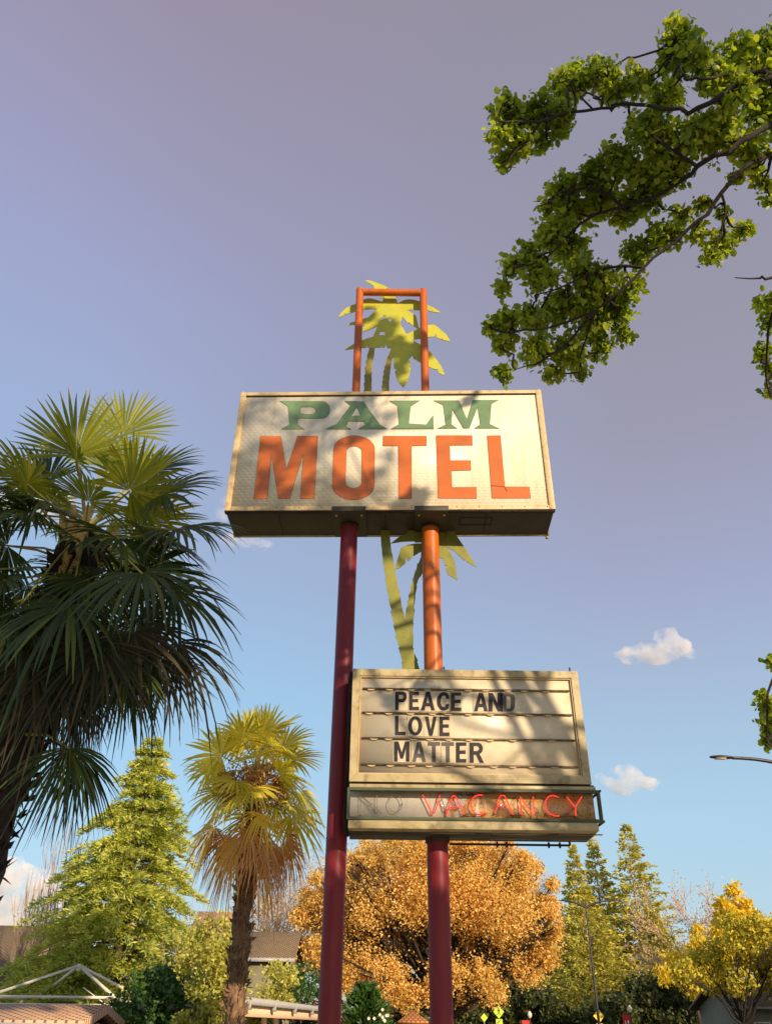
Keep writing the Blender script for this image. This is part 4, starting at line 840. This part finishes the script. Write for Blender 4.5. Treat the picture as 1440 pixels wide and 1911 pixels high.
# right side
blob_tree('yellow_tree', 'bright golden yellow conical tree near the right edge', 'tree', B(1372, 85), .3,
          [(tuple(at(x, y, 85 + rng.uniform(-2, 2))), r * .000595 * 85) for x, y, r in [(1368,1665,18),(1352,1690,20),(1385,1692,22),(1362,1715,28),(1398,1722,26),(1350,1745,30),(1390,1755,34),(1420,1760,28),(1370,1780,34),(1410,1790,34),(1345,1785,24)]], .42, 260, M['yellow'], M['bark'], None, .7, 'quad', .3, 10, None, .3)
blob_tree('spreading_tree', 'dark-limbed olive tree spreading low at the right edge', 'tree', B(1385, 60), .17,
          [(tuple(at(x, y, 60 + rng.uniform(-3, 3))), r * .000595 * 60) for x, y, r in [(1340,1770,30),(1380,1750,34),(1425,1745,34),(1350,1810,30),(1400,1795,34),(1440,1790,34),(1340,1840,24),(1430,1830,30),(1380,1835,26),(1470,1770,34),(1480,1820,34),(1300,1790,26),(1270,1810,24),(1310,1830,26),(1365,1725,26),(1410,1725,26),(1450,1735,28)]], .26, 380, M['olive_leaf'], M['bark_dark'], None, .7, 'quad', .25, 16, None, .3, 0, .8, .9)
blob_tree('weeping_tree', 'golden tree with hanging twigs left of the spreading tree', 'tree', B(1305, 75), .2,
          [(tuple(at(x, y, 75 + rng.uniform(-2, 2))), r * .000595 * 75) for x, y, r in [(1300,1760,22),(1280,1790,24),(1318,1785,24),(1300,1815,28),(1275,1830,20),(1330,1820,22),(1305,1850,22),(1335,1850,16),(1255,1790,22),(1240,1815,22),(1300,1735,16)]], .34, 330, M['yellow'], M['bark'], None, .4, 'quad', .4, 14, (0, 0, -1.6), .3)
for px, yt, Y, lab, lm in [(1275, 1632, 92, 'pale leafless tree left of the golden yellow tree', M['peachleaf']), (1330, 1655, 98, 'thin pale bare tree just behind the golden yellow tree', M['peachleaf']), (1430, 1690, 100, 'reddish bare tree at the right edge behind the golden one', M['redleaf'])]:
    bare_tree('bare_tree', lab, BT(px, yt, Y), hz(yt, Y) * 1.1, .40, M['bark_pale'], 'bare trees on the far right', .22, 8, 5, .8, lm, 2600, .2, .8, 'tree', .32, .03)
# dark shaded evergreens along the bottom
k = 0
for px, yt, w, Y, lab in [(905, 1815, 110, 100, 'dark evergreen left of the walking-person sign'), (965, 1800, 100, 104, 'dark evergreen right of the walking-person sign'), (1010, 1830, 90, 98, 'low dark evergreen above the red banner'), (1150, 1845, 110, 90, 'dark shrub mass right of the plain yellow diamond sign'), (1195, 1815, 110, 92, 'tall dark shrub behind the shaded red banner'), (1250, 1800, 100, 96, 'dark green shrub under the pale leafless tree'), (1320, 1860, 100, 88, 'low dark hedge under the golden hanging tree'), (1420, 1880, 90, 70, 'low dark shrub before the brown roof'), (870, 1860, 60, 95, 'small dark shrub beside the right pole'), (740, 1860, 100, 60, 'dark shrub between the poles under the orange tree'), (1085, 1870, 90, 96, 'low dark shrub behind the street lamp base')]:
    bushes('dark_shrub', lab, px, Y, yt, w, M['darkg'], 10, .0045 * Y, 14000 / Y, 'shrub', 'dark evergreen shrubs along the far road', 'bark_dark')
tag(blob_tree('far_wood', 'x', 'wood', [0, 170, 0], .3, [((x, 170 + rng.uniform(-8, 8), rng.uniform(1, 5)), rng.uniform(4, 6)) for x in np.linspace(-90, 130, 60)], 1.0, 12, M['darkg'], M['bark_dark'], None, .8, 'quad', .2, 4),
    'distant belt of dark trees along the horizon', 'wood')

# ==================================================================== BUILDINGS
def shingle(name, c1, c2, row=.12):
    m, nt, out = newmat(name); L = nt.links; b = N(nt, 'ShaderNodeBsdfPrincipled'); b.inputs['Roughness'].default_value = .85
    tc = N(nt, 'ShaderNodeTexCoord'); bk_ = N(nt, 'ShaderNodeTexBrick'); bk_.inputs['Scale'].default_value = 1; bk_.inputs['Brick Width'].default_value = .18; bk_.inputs['Row Height'].default_value = row
    bk_.inputs['Mortar Size'].default_value = .025; bk_.inputs['Color1'].default_value = (*c1, 1); bk_.inputs['Color2'].default_value = (*c2, 1); bk_.inputs['Mortar'].default_value = (*[v * .3 for v in c1], 1)
    sp = N(nt, 'ShaderNodeSeparateXYZ'); L.new(tc.outputs['Object'], sp.inputs[0]); cb_ = N(nt, 'ShaderNodeCombineXYZ'); L.new(sp.outputs[0], cb_.inputs[0])
    s_ = N(nt, 'ShaderNodeMath', operation='ADD'); L.new(sp.outputs[1], s_.inputs[0]); L.new(sp.outputs[2], s_.inputs[1]); L.new(s_.outputs[0], cb_.inputs[1]); L.new(cb_.outputs[0], bk_.inputs[0])
    L.new(bk_.outputs[0], b.inputs['Base Color']); bp = N(nt, 'ShaderNodeBump'); bp.inputs['Strength'].default_value = .6; bp.inputs['Distance'].default_value = .03; L.new(bk_.outputs[1], bp.inputs['Height']); bp.invert = True; L.new(bp.outputs[0], b.inputs['Normal'])
    L.new(b.outputs[0], out.inputs[0]); return m
M['roof_brown'] = shingle('brown_shingles', (.20, .14, .08), (.28, .2, .12)); M['roof_peach'] = shingle('peach_shingles', (.55, .33, .2), (.65, .42, .26), .1)
M['roof_orange'] = shingle('orange_shingles', (.62, .24, .07), (.55, .2, .06), .18)
M['wallg'] = surf('green_grey_wall', (.22, .2, .12), (.16, .15, .09), 3, .8); M['wallp'] = surf('peach_wall', (.6, .4, .26), (.66, .46, .3), 3, .8)
M['frame'] = surf('white_tube', (.72, .66, .55), (.66, .6, .5), 5, .35, dirt=(.3, .26, .2), dscale=6, damt=.4)
M['glass'] = surf('window_glass', (.03, .035, .04), None, 3, .1); M['gutter'] = surf('grey_gutter', (.3, .3, .3), (.36, .35, .34), 5, .4)
def house(name, label, x0, x1, y0, y1, ze, zr, wm, rm, over=.4, wins=3, cat='house', axis='x'):
    t = thing(name, ((x0 + x1) / 2, y0, 0), label, cat); mb = MB()
    mb.box(((x0 + x1) / 2, (y0 + y1) / 2, ze / 2), ((x1 - x0) / 2, (y1 - y0) / 2, ze / 2))
    ym = (y0 + y1) / 2
    for x in (x0, x1 - .1): mb.add([(x, y0, ze), (x, y1, ze), (x, ym, zr - .15), (x + .1, y0, ze), (x + .1, y1, ze), (x + .1, ym, zr - .15)], [(0, 1, 2), (3, 5, 4)]); 
    mb.build('wall', wm, t); mb = MB(); th = .14; sl_ = (zr - ze) / (ym - y0)
    for s_ in (-1, 1):
        ye = ym + s_ * (ym - y0 + over); zb = ze - over * sl_
        V = [(x0 - over, ye, zb), (x1 + over, ye, zb), (x1 + over, ym, zr), (x0 - over, ym, zr)]; V += [(a, b_, c + th) for a, b_, c in V]
        mb.add(V, [(0, 1, 2, 3), (4, 5, 6, 7), (0, 1, 5, 4), (1, 2, 6, 5), (3, 0, 4, 7)])
    rf = mb.build('roof', rm, t); mb = MB(); mb.box(((x0 + x1) / 2, y0 - over - .06, ze - over * sl_ + .03), ((x1 - x0) / 2 + over, .05, .07)); mb.build('gutter', M['gutter'], rf)
    for i in range(wins):
        xc = x0 + (x1 - x0) * (i + .5) / wins; zc_ = min(1.5, ze * .55); mb = MB()
        for dx, dz, hx, hz_ in ((-.5, 0, .04, .55), (.5, 0, .04, .55), (0, .51, .459, .04), (0, -.51, .459, .04)): mb.box((xc + dx, y0 - .02, zc_ + dz), (hx, .05, hz_))
        w_ = mb.build('window', M['frame'], t); MB().box((xc, y0 - .005, zc_), (.455, .012, .468)).build('pane', M['glass'], w_)
    return t
Yh = 40; house('shingled_house', 'small house with brown shingle roof behind the sunlit palm trunk', gx(415, Yh), gx(533, Yh), Yh, Yh + 4, hz(1790, Yh), hz(1757, Yh) + .35, M['wallg'], M['roof_brown'], .25, 2)
Yh = 42; house('brown_roof_house', 'house with brown shingle roof at the far left edge behind the bare saplings', gx(-160, Yh), gx(62, Yh), Yh, Yh + 7, hz(1810, Yh), hz(1728, Yh), M['wallg'], M['roof_brown'], .4, 3)
Yh = 46; house('peach_house', 'small peach-roofed house glimpsed between the big conifer and the palm trunk', gx(335, Yh), gx(418, Yh), Yh, Yh + 5, hz(1775, Yh), hz(1700, Yh), M['wallp'], M['roof_peach'], .3, 2)
Yh = 62; house('brown_house', 'low house with brown roof at the bottom right edge', gx(1395, Yh), gx(1600, Yh), Yh, Yh + 9, hz(1868, Yh), hz(1825, Yh), M['wallg'], M['roof_brown'], .6, 4)
Yh = 16; house('garden_shed', 'low shed with peach shingle roof below the white tent frame', gx(-80, Yh), gx(135, Yh), Yh + .3, Yh + 2.6, hz(1926, Yh), hz(1897, Yh), M['wallp'], M['roof_peach'], .15, 1, 'shed')
Yh = 38; xg = gx(770, Yh)
g = thing('gazebo', (xg, Yh, 0), 'small gazebo with orange hipped roof between the sign poles', 'gazebo'); mb = MB(); zr, ze = hz(1884, Yh), hz(1906, Yh); wv_ = 28 * .000565 * Yh
rfv = [(xg - wv_, Yh - wv_, ze), (xg + wv_, Yh - wv_, ze), (xg + wv_, Yh + wv_, ze), (xg - wv_, Yh + wv_, ze), (xg, Yh, zr), (xg - wv_, Yh - wv_, ze - .08), (xg + wv_, Yh - wv_, ze - .08), (xg + wv_, Yh + wv_, ze - .08), (xg - wv_, Yh + wv_, ze - .08)]
mb.add(rfv, [(0, 1, 4), (1, 2, 4), (2, 3, 4), (3, 0, 4)]); mb.add(rfv, [(0, 1, 6, 5), (1, 2, 7, 6), (2, 3, 8, 7), (3, 0, 5, 8), (5, 6, 7, 8)]); mb.build('roof', M['roof_orange'], g)
for sx in (-1, 1):
    for sy in (-1, 1): MB().box((xg + sx * wv_ * .85, Yh + sy * wv_ * .85, (ze - .08) / 2), (.05, .05, (ze - .08) / 2)).build('post', M['bark_dark'], g)
# carport
c0 = at(440, 1860, 20); c1 = at(690, 1906, 41); cpn = thing('carport', (c0[0], 20, 0), 'long low carport edge with pale fascia running behind the maroon pole', 'carport')
dv = unit(np.array([c1[0] - c0[0], c1[1] - c0[1], 0])); nv = np.array([-dv[1], dv[0], 0]); zt_ = c0[2]; c1[2] = zt_ - .05
c0[2] = zt_
mb = MB(); mb.bar(c0 - [0, 0, .24], c1 - [0, 0, .24], .08, .22); mb.build('fascia', M['wallp'], cpn)
mb = MB(); mb.bar(c0 - [0, 0, .06] - nv * .1, c1 - [0, 0, .06] - nv * .1, .14, .13)
for i in range(9):
    q = c0 + (c1 - c0) * (i + .3) / 9 - nv * .12; mb.box(q - [0, 0, .13], (.05, .1, .1))
mb.build('gutter', M['gutter'], cpn)
mb = MB(); mb.bar(c0 + nv * 1.1 - [0, 0, .2], c1 + nv * 1.1 - [0, 0, .2], 2.1, .1); mb.build('roof', M['gutter'], cpn)
for f in (.18, .24, .5, .75, .98):
    q = c0 + (c1 - c0) * f + nv * .3; MB().box((q[0], q[1], (zt_ - .36) / 2), (.06, .06, (zt_ - .36) / 2)).build('post', M['wallp'], cpn)
# white tent frame
Yt = 22; tx0, tx1 = gx(-28, Yt), gx(203, Yt); ze = hz(1868, Yt); za = hz(1803, Yt); xm = (tx0 + tx1) / 2
tn = thing('tent_frame', (xm, Yt + 1.5, 0), 'bare white metal tent frame with peaked top at the lower left', 'tent frame'); cs = [(tx0, Yt), (tx1, Yt), (tx1, Yt + 3), (tx0, Yt + 3)]
for x, y in cs: MB().bar((x, y, 0), (x, y, ze - .03), .06, .06, (1, 0, 0)).build('leg', M['frame'], tn, bevel=.006)
for i in range(4):
    a = cs[i]; b_ = cs[(i + 1) % 4]; u = unit(np.array([b_[0] - a[0], b_[1] - a[1]])) * .035
    for dz in (0, -.16): MB().bar((a[0] + u[0], a[1] + u[1], ze + dz), (b_[0] - u[0], b_[1] - u[1], ze + dz), .05, .055).build('eave_rail', M['frame'], tn)
for x, y in cs: MB().bar((x, y, ze + .03), (xm + (x - xm) * .02, Yt + 1.5 + (y - Yt - 1.5) * .02, za), .05, .055).build('rafter', M['frame'], tn)
MB().tube([(xm, Yt + 1.5, za - .1), (xm, Yt + 1.5, za + .05)], .05, 10).build('hub', M['frame'], tn)
MB().bar((tx1 - .03, Yt + .02, ze - .2), (tx1 - .75, Yt + .02, ze + .2), .02, .02).build('brace', M['frame'], tn)
# white flowers
p = at(712, 1893, 24); fl = thing('flowering_plant', (p[0], p[1], 0), 'white blossoms beside the small dark column shrub', 'flowers')
for k in range(9):
    c = p + rng.normal(size=3) * [.15, .1, .13]; st_ = MB().tube([(p[0], p[1], 0), (c[0], c[1], c[2] * .6), c], [.012, .008, .005], 5).build('stem', M['deepg'], fl, True)
    fb = MB()
    for a in range(6): d = np.array([math.cos(a * PI / 3), -.4, math.sin(a * PI / 3)]); s_ = np.array([-math.sin(a * PI / 3), 0, math.cos(a * PI / 3)]); fb.add([c, c + d * .025 + s_ * .014, c + d * .045, c + d * .025 - s_ * .014], [(0, 1, 2, 3)])
    fb.build('blossom', M['frame'], st_)

# ==================================================================== STREET FURNITURE
M['metal'] = surf('dark_bronze_metal', (.03, .028, .03), (.05, .045, .045), 6, .4, .5); M['concrete_post'] = M['concrete']
M['lens'] = surf('lamp_lens', (.7, .62, .45), None, 3, .3); M['signy'] = surf('yellow_sign', (.75, .55, .02), None, 3, .5); M['signg'] = surf('yellow_green_sign', (.45, .62, .03), None, 3, .5)
M['blk'] = surf('sign_black', (.01, .01, .01), None, 3, .6); M['ban'] = surf('red_banner', (.6, .02, .02), (.5, .015, .02), 3, .7); M['wht'] = surf('sign_white', (.8, .78, .74), None, 3, .6)
def lamp_head(mb, lens, p, d, L=.62, w=.16):
    d = unit(np.asarray(d, float)); st = np.linspace(0, 1, 9); s = np.cross(d, [0, 0, 1.0]); s /= np.linalg.norm(s); V = []; k = 14
    for t in st:
        ww = w * (math.sin(PI * (t * .86 + .1)) ** .55); hh = .065 * math.sin(PI * (t * .84 + .1)) ** .5 + .008
        for a in np.arange(k) * 2 * PI / k: V.append(p + d * L * t + s * ww * math.cos(a) * .8 + np.array([0, 0, 1.0]) * hh * math.sin(a) * (1 if math.sin(a) > 0 else .5))
    F = [(i * k + j, i * k + (j + 1) % k, (i + 1) * k + (j + 1) % k, (i + 1) * k + j) for i in range(8) for j in range(k)] + []
    mb.add(V, F); mb.add([V[j] for j in range(k)], [tuple(range(k))]); mb.add([V[8 * k + j] for j in range(k)], [tuple(range(k))])
    lens.box(p + d * L * .55 - np.array([0, 0, .037]), (.16 if abs(d[0]) > .7 else .09, .09, .008))
def street_lamp(base, H, arms, label, r=.11, headL=.7):
    base = np.asarray(base, float); t = thing('street_lamp', base, label, 'street lamp', 'dark street lamps with curved arms')
    MB().tube([base, base + [0, 0, H * .5], base + [0, 0, H]], [r, r * .8, r * .55], 14).build('post', M['metal'], t, True)
    mb = MB(); mb.box(base + [0, 0, .2], (.24, .24, .2)); mb.build('base', M['concrete'], t, bevel=.03)
    for (dx, dy, dz, drop) in arms:
        s0 = base + [0, 0, H - drop]; e = s0 + [dx, dy, dz]; u = np.linspace(0, 1, 10)[:, None]
        p = s0 + (e - s0) * np.hstack([u, u, 1 - (1 - u) ** 2.2]); MB().tube(p, np.linspace(r * .75, r * .5, 10), 8).build('arm', M['metal'], t, True)
        hb, ln = MB(), MB(); d = unit(np.array([dx, dy, 0])); lamp_head(hb, ln, p[-1] - d * .03, d + [0, 0, .02], headL, .17); h_ = hb.build('lamp_head', M['metal'], t, True); ln.build('lens', M['lens'], h_)
    return t
Ys = 75; ztop = hz(1675, Ys); sc_ = .000565 * Ys * 1.03
street_lamp(B(1117, Ys), ztop, [(-50 * sc_, 0, .55, .6), (50 * sc_, 0, .55, .6)], 'dark double-armed street lamp in front of the tall conifers', .12, .85)
hp = at(1322, 1414, 26); street_lamp([hp[0] + 4.0, 26, 0], hp[2] + .1, [(-3.25, 0, .9, 1.0)], 'single-armed street lamp reaching in from the right edge above the trees', .1, .75)
def diamond(px, py, Y, hw, mat, label, walker=False, plaque=False, name='road_sign'):
    c = at(px, py, Y); t = thing(name, (c[0], Y + .06, 0), label, 'road sign'); pl_ = Plane((c[0], Y, 0), 0); z = c[2]; hh = hw * 1.08
    mb = MB(); mb.tube([(c[0], Y + .06, 0), (c[0], Y + .06, z + hh * .8)], .04, 8); mb.build('post', M['gutter'], t, True)
    mb = MB(); pl_.slab(mb, [[(0, z - hh), (hw, z), (0, z + hh), (-hw, z)]], 0, .01); pn = mb.build('sign_panel', mat, t)
    if walker:
        s = hw; P_ = lambda l: [(a * s, z + b_ * s) for a, b_ in l]; mb = MB()
        for l in ([(-.08, .42), (.08, .42), (.1, .56), (0, .62), (-.1, .56)], [(-.12, .36), (.12, .38), (.1, -.05), (-.1, -.05)], [(-.1, -.06), (.02, -.06), (-.12, -.38), (-.3, -.55), (-.36, -.48), (-.2, -.34)], [(.03, -.06), (.11, -.06), (.24, -.56), (.12, -.57)], [(.13, .34), (.3, .05), (.24, .0), (.12, .18)], [(-.13, .34), (-.34, .1), (-.29, .04), (-.11, .2)]):
            pl_.slab(mb, [P_(l)], .0105, .014)
        mb.build('walking_figure', M['blk'], pn)
    if plaque:
        mb = MB(); z2 = z - hh * 1.05 - hw * .42; pl_.slab(mb, [[(-hw * .6, z2 - hw * .4), (hw * .6, z2 - hw * .4), (hw * .6, z2 + hw * .4), (-hw * .6, z2 + hw * .4)]], 0, .01); q = mb.build('arrow_plaque', mat, t)
        if walker:
            mb = MB(); s = hw
            for l in ([(-.38, -.3), (-.38, .02), (-.3, -.04), (.3, .28), (.36, .2), (-.22, -.13), (-.12, -.22)],): pl_.slab(mb, [[(a * s, z2 + b_ * s) for a, b_ in l]], .0105, .014)
            mb.build('arrow', M['blk'], q)
    return t
diamond(930, 1888, 90, .52, M['signg'], 'yellow-green diamond sign with black walking person and arrow plaque', True, True, 'crossing_sign')
diamond(1116.5, 1896, 80, .47, M['signy'], 'plain yellow diamond sign behind the double street lamp post', False, True, 'warning_sign')
diamond(903, 1899, 86, .32, M['signg'], 'smaller more distant yellow-green diamond sign left of the walking-person sign', False, False, 'warning_sign')
def post_lamp(px, Y, pyl, side, label, blab):
    x = gx(px, Y); zl = hz(pyl, Y); t = thing('post_lamp', (x, Y, 0), label, 'lamp post', 'globe lamp posts along the far road')
    MB().tube([(x, Y, 0), (x, Y, .5), (x, Y, zl - .35)], [.1, .07, .05], 10).build('post', M['metal'], t, True)
    mb = MB(); u = np.linspace(0, 1, 8); mb.tube([(x, Y, zl - .35 + .55 * a) for a in u], [.08, .13, .18, .20, .19, .16, .10, .04], 14); mb.build('globe', M['lens'], t, True)
    MB().tube([(x, Y, zl + .19), (x, Y, zl + .32)], [.1, .02], 10).build('finial', M['metal'], t, True)
    mb = MB(); 
    for dz in (-.5, -1.95): mb.bar((x, Y, zl + dz), (x + side * .75, Y, zl + dz), .03, .03)
    mb.build('bracket', M['metal'], t)
    pl_ = Plane((x, Y, 0), 0); a, b_ = sorted((.08 * side, .72 * side)); z1, z0 = zl - .53, zl - 1.92
    mb = MB(); pl_.slab(mb, [[(a, z0), (b_, z0), (b_, z1), (a, z1)]], -.01, .01); bn = mb.build('banner', M['ban'], t)
    m2 = (a + b_) / 2; zc_ = (z0 + z1) / 2; mb = MB()
    pl_.slab(mb, [[(m2 - .16, zc_ + .25), (m2 - .16, zc_ - .05), (m2, zc_ - .22), (m2 + .16, zc_ - .05), (m2 + .16, zc_ + .25), (m2 + .09, zc_ + .25), (m2 + .09, zc_ - .02), (m2, zc_ - .12), (m2 - .09, zc_ - .02), (m2 - .09, zc_ + .25)]], .0105, .013)
    mb.build('emblem', M['wht'], bn)
post_lamp(989, 84, 1888, -1, 'globe lamp post with red banner right of the walking-person sign', '')
post_lamp(1178, 82, 1875, -1, 'globe lamp post with red banner in the dark right of the yellow diamond sign', '')
# unseen building added to the right to shade the foot of the far trees
house('shade_building', 'unseen building added to shade the far trees', 40, 62, 34, 46, 11, 14, M['wallp'], M['roof_brown'], .5, 6, 'building')

# ==================================================================== CLOUDS
def cloud(label, parts, dist, dens=.05, seed=0, sc=.12):
    """parts: (px,py,rx,ry) in photo pixels turned into real puffs at `dist` metres"""
    P = [cpt(x, y, dist) for x, y, rx, ry in parts]; c = np.mean(P, 0); t = None
    me = bpy.data.meshes.new('cloud'); V = []; F = []; n = 0
    for p, (x, y, rx, ry) in zip(P, parts):
        ax = rx * dist / FPX; az = ry * dist / FPX; nu, nv = 20, 12; base = n
        for i in range(nv + 1):
            for j in range(nu):
                th = PI * i / nv; ph = 2 * PI * j / nu; V.append(tuple(p - c + np.array([ax * math.sin(th) * math.cos(ph), ax * .8 * math.sin(th) * math.sin(ph), az * math.cos(th)])))
        F += [(base + i * nu + j, base + i * nu + (j + 1) % nu, base + (i + 1) * nu + (j + 1) % nu, base + (i + 1) * nu + j) for i in range(nv) for j in range(nu)]; n = len(V)
    me.from_pydata(V, [], F); o = bpy.data.objects.new('cloud', me); COL.objects.link(o); o.location = tuple(c)
    rm = o.modifiers.new('merge', 'REMESH'); rm.mode = 'VOXEL'; rm.voxel_size = dist * 6 / FPX
    tx = bpy.data.textures.new('puff', 'CLOUDS'); tx.noise_scale = dist * 16 / FPX; tx.noise_depth = 5; dm = o.modifiers.new('puff', 'DISPLACE'); dm.texture = tx; dm.strength = dist * 20 / FPX; dm.mid_level = .6
    m, nt, out = newmat('cloud_vapour'); v = N(nt, 'ShaderNodeVolumePrincipled'); v.inputs['Color'].default_value = (1, .98, .97, 1); v.inputs['Anisotropy'].default_value = -.1
    tc = N(nt, 'ShaderNodeTexCoord'); no = N(nt, 'ShaderNodeTexNoise'); no.inputs['Scale'].default_value = FPX / (dist * 30); no.inputs['Detail'].default_value = 4; nt.links.new(tc.outputs['Object'], no.inputs[0])
    mr = N(nt, 'ShaderNodeMapRange'); mr.inputs[1].default_value = .42; mr.inputs[2].default_value = .72; mr.inputs[3].default_value = 0; mr.inputs[4].default_value = dens; nt.links.new(no.outputs[0], mr.inputs[0]); nt.links.new(mr.outputs[0], v.inputs['Density'])
    nt.links.new(v.outputs[0], out.inputs[1]); me.materials.append(m); return tag(o, label, 'cloud')
if CLOUDS:
    cloud('small white cloud at the right, higher of the two', [(1182,1222,38,17),(1222,1218,44,26),(1258,1208,36,20),(1240,1180,28,9),(1285,1221,20,6)], 900, CD)
    cloud('small white cloud beside the vacancy box, lower of the two', [(1133,1452,26,15),(1165,1448,32,24),(1205,1462,34,12),(1163,1472,28,15)], 900, CD)
    cloud('pale cloud bank low on the left behind the bare saplings', [(10,1650,60,50),(70,1660,60,40),(130,1690,60,40),(-60,1640,60,60),(220,1730,80,30),(0,1720,90,40)], 1500, CD * .6)
    cloud('white cloud behind the near palm crown', [(70,930,50,26),(110,950,40,30),(30,940,40,30)], 1200, CD * .7)
    cloud('thin white wisp between the near palm and the cabinet', [(415,955,18,36),(440,1010,30,12),(480,1016,34,10)], 1200, CD * .4)
    cloud('pale low cloud behind the twiggy trees', [(560,1730,60,22),(620,1740,60,18),(500,1745,60,20)], 1500, CD * .5)

# ==================================================================== CAMERA, VIEW
cd = bpy.data.cameras.new('camera'); co = bpy.data.objects.new('camera', cd); COL.objects.link(co); S.camera = co
from mathutils import Matrix
R_ = Matrix(((RT[0], UP[0], -FW[0]), (RT[1], UP[1], -FW[1]), (RT[2], UP[2], -FW[2])))
co.matrix_world = Matrix.Translation(Vector(tuple(CAM))) @ R_.to_4x4()
cd.sensor_fit = 'VERTICAL'; cd.sensor_height = 24; cd.lens = 24 * FPX / 1911; cd.clip_end = 8000; cd.clip_start = .05
vs = S.view_settings; vs.view_transform = 'Standard'; vs.look = 'None'; vs.gamma = 1; vs.exposure = EXPO
S.cycles.volume_bounces = 2; S.cycles.max_bounces = 8; S.cycles.transparent_max_bounces = 16; S.cycles.volume_step_rate = 1
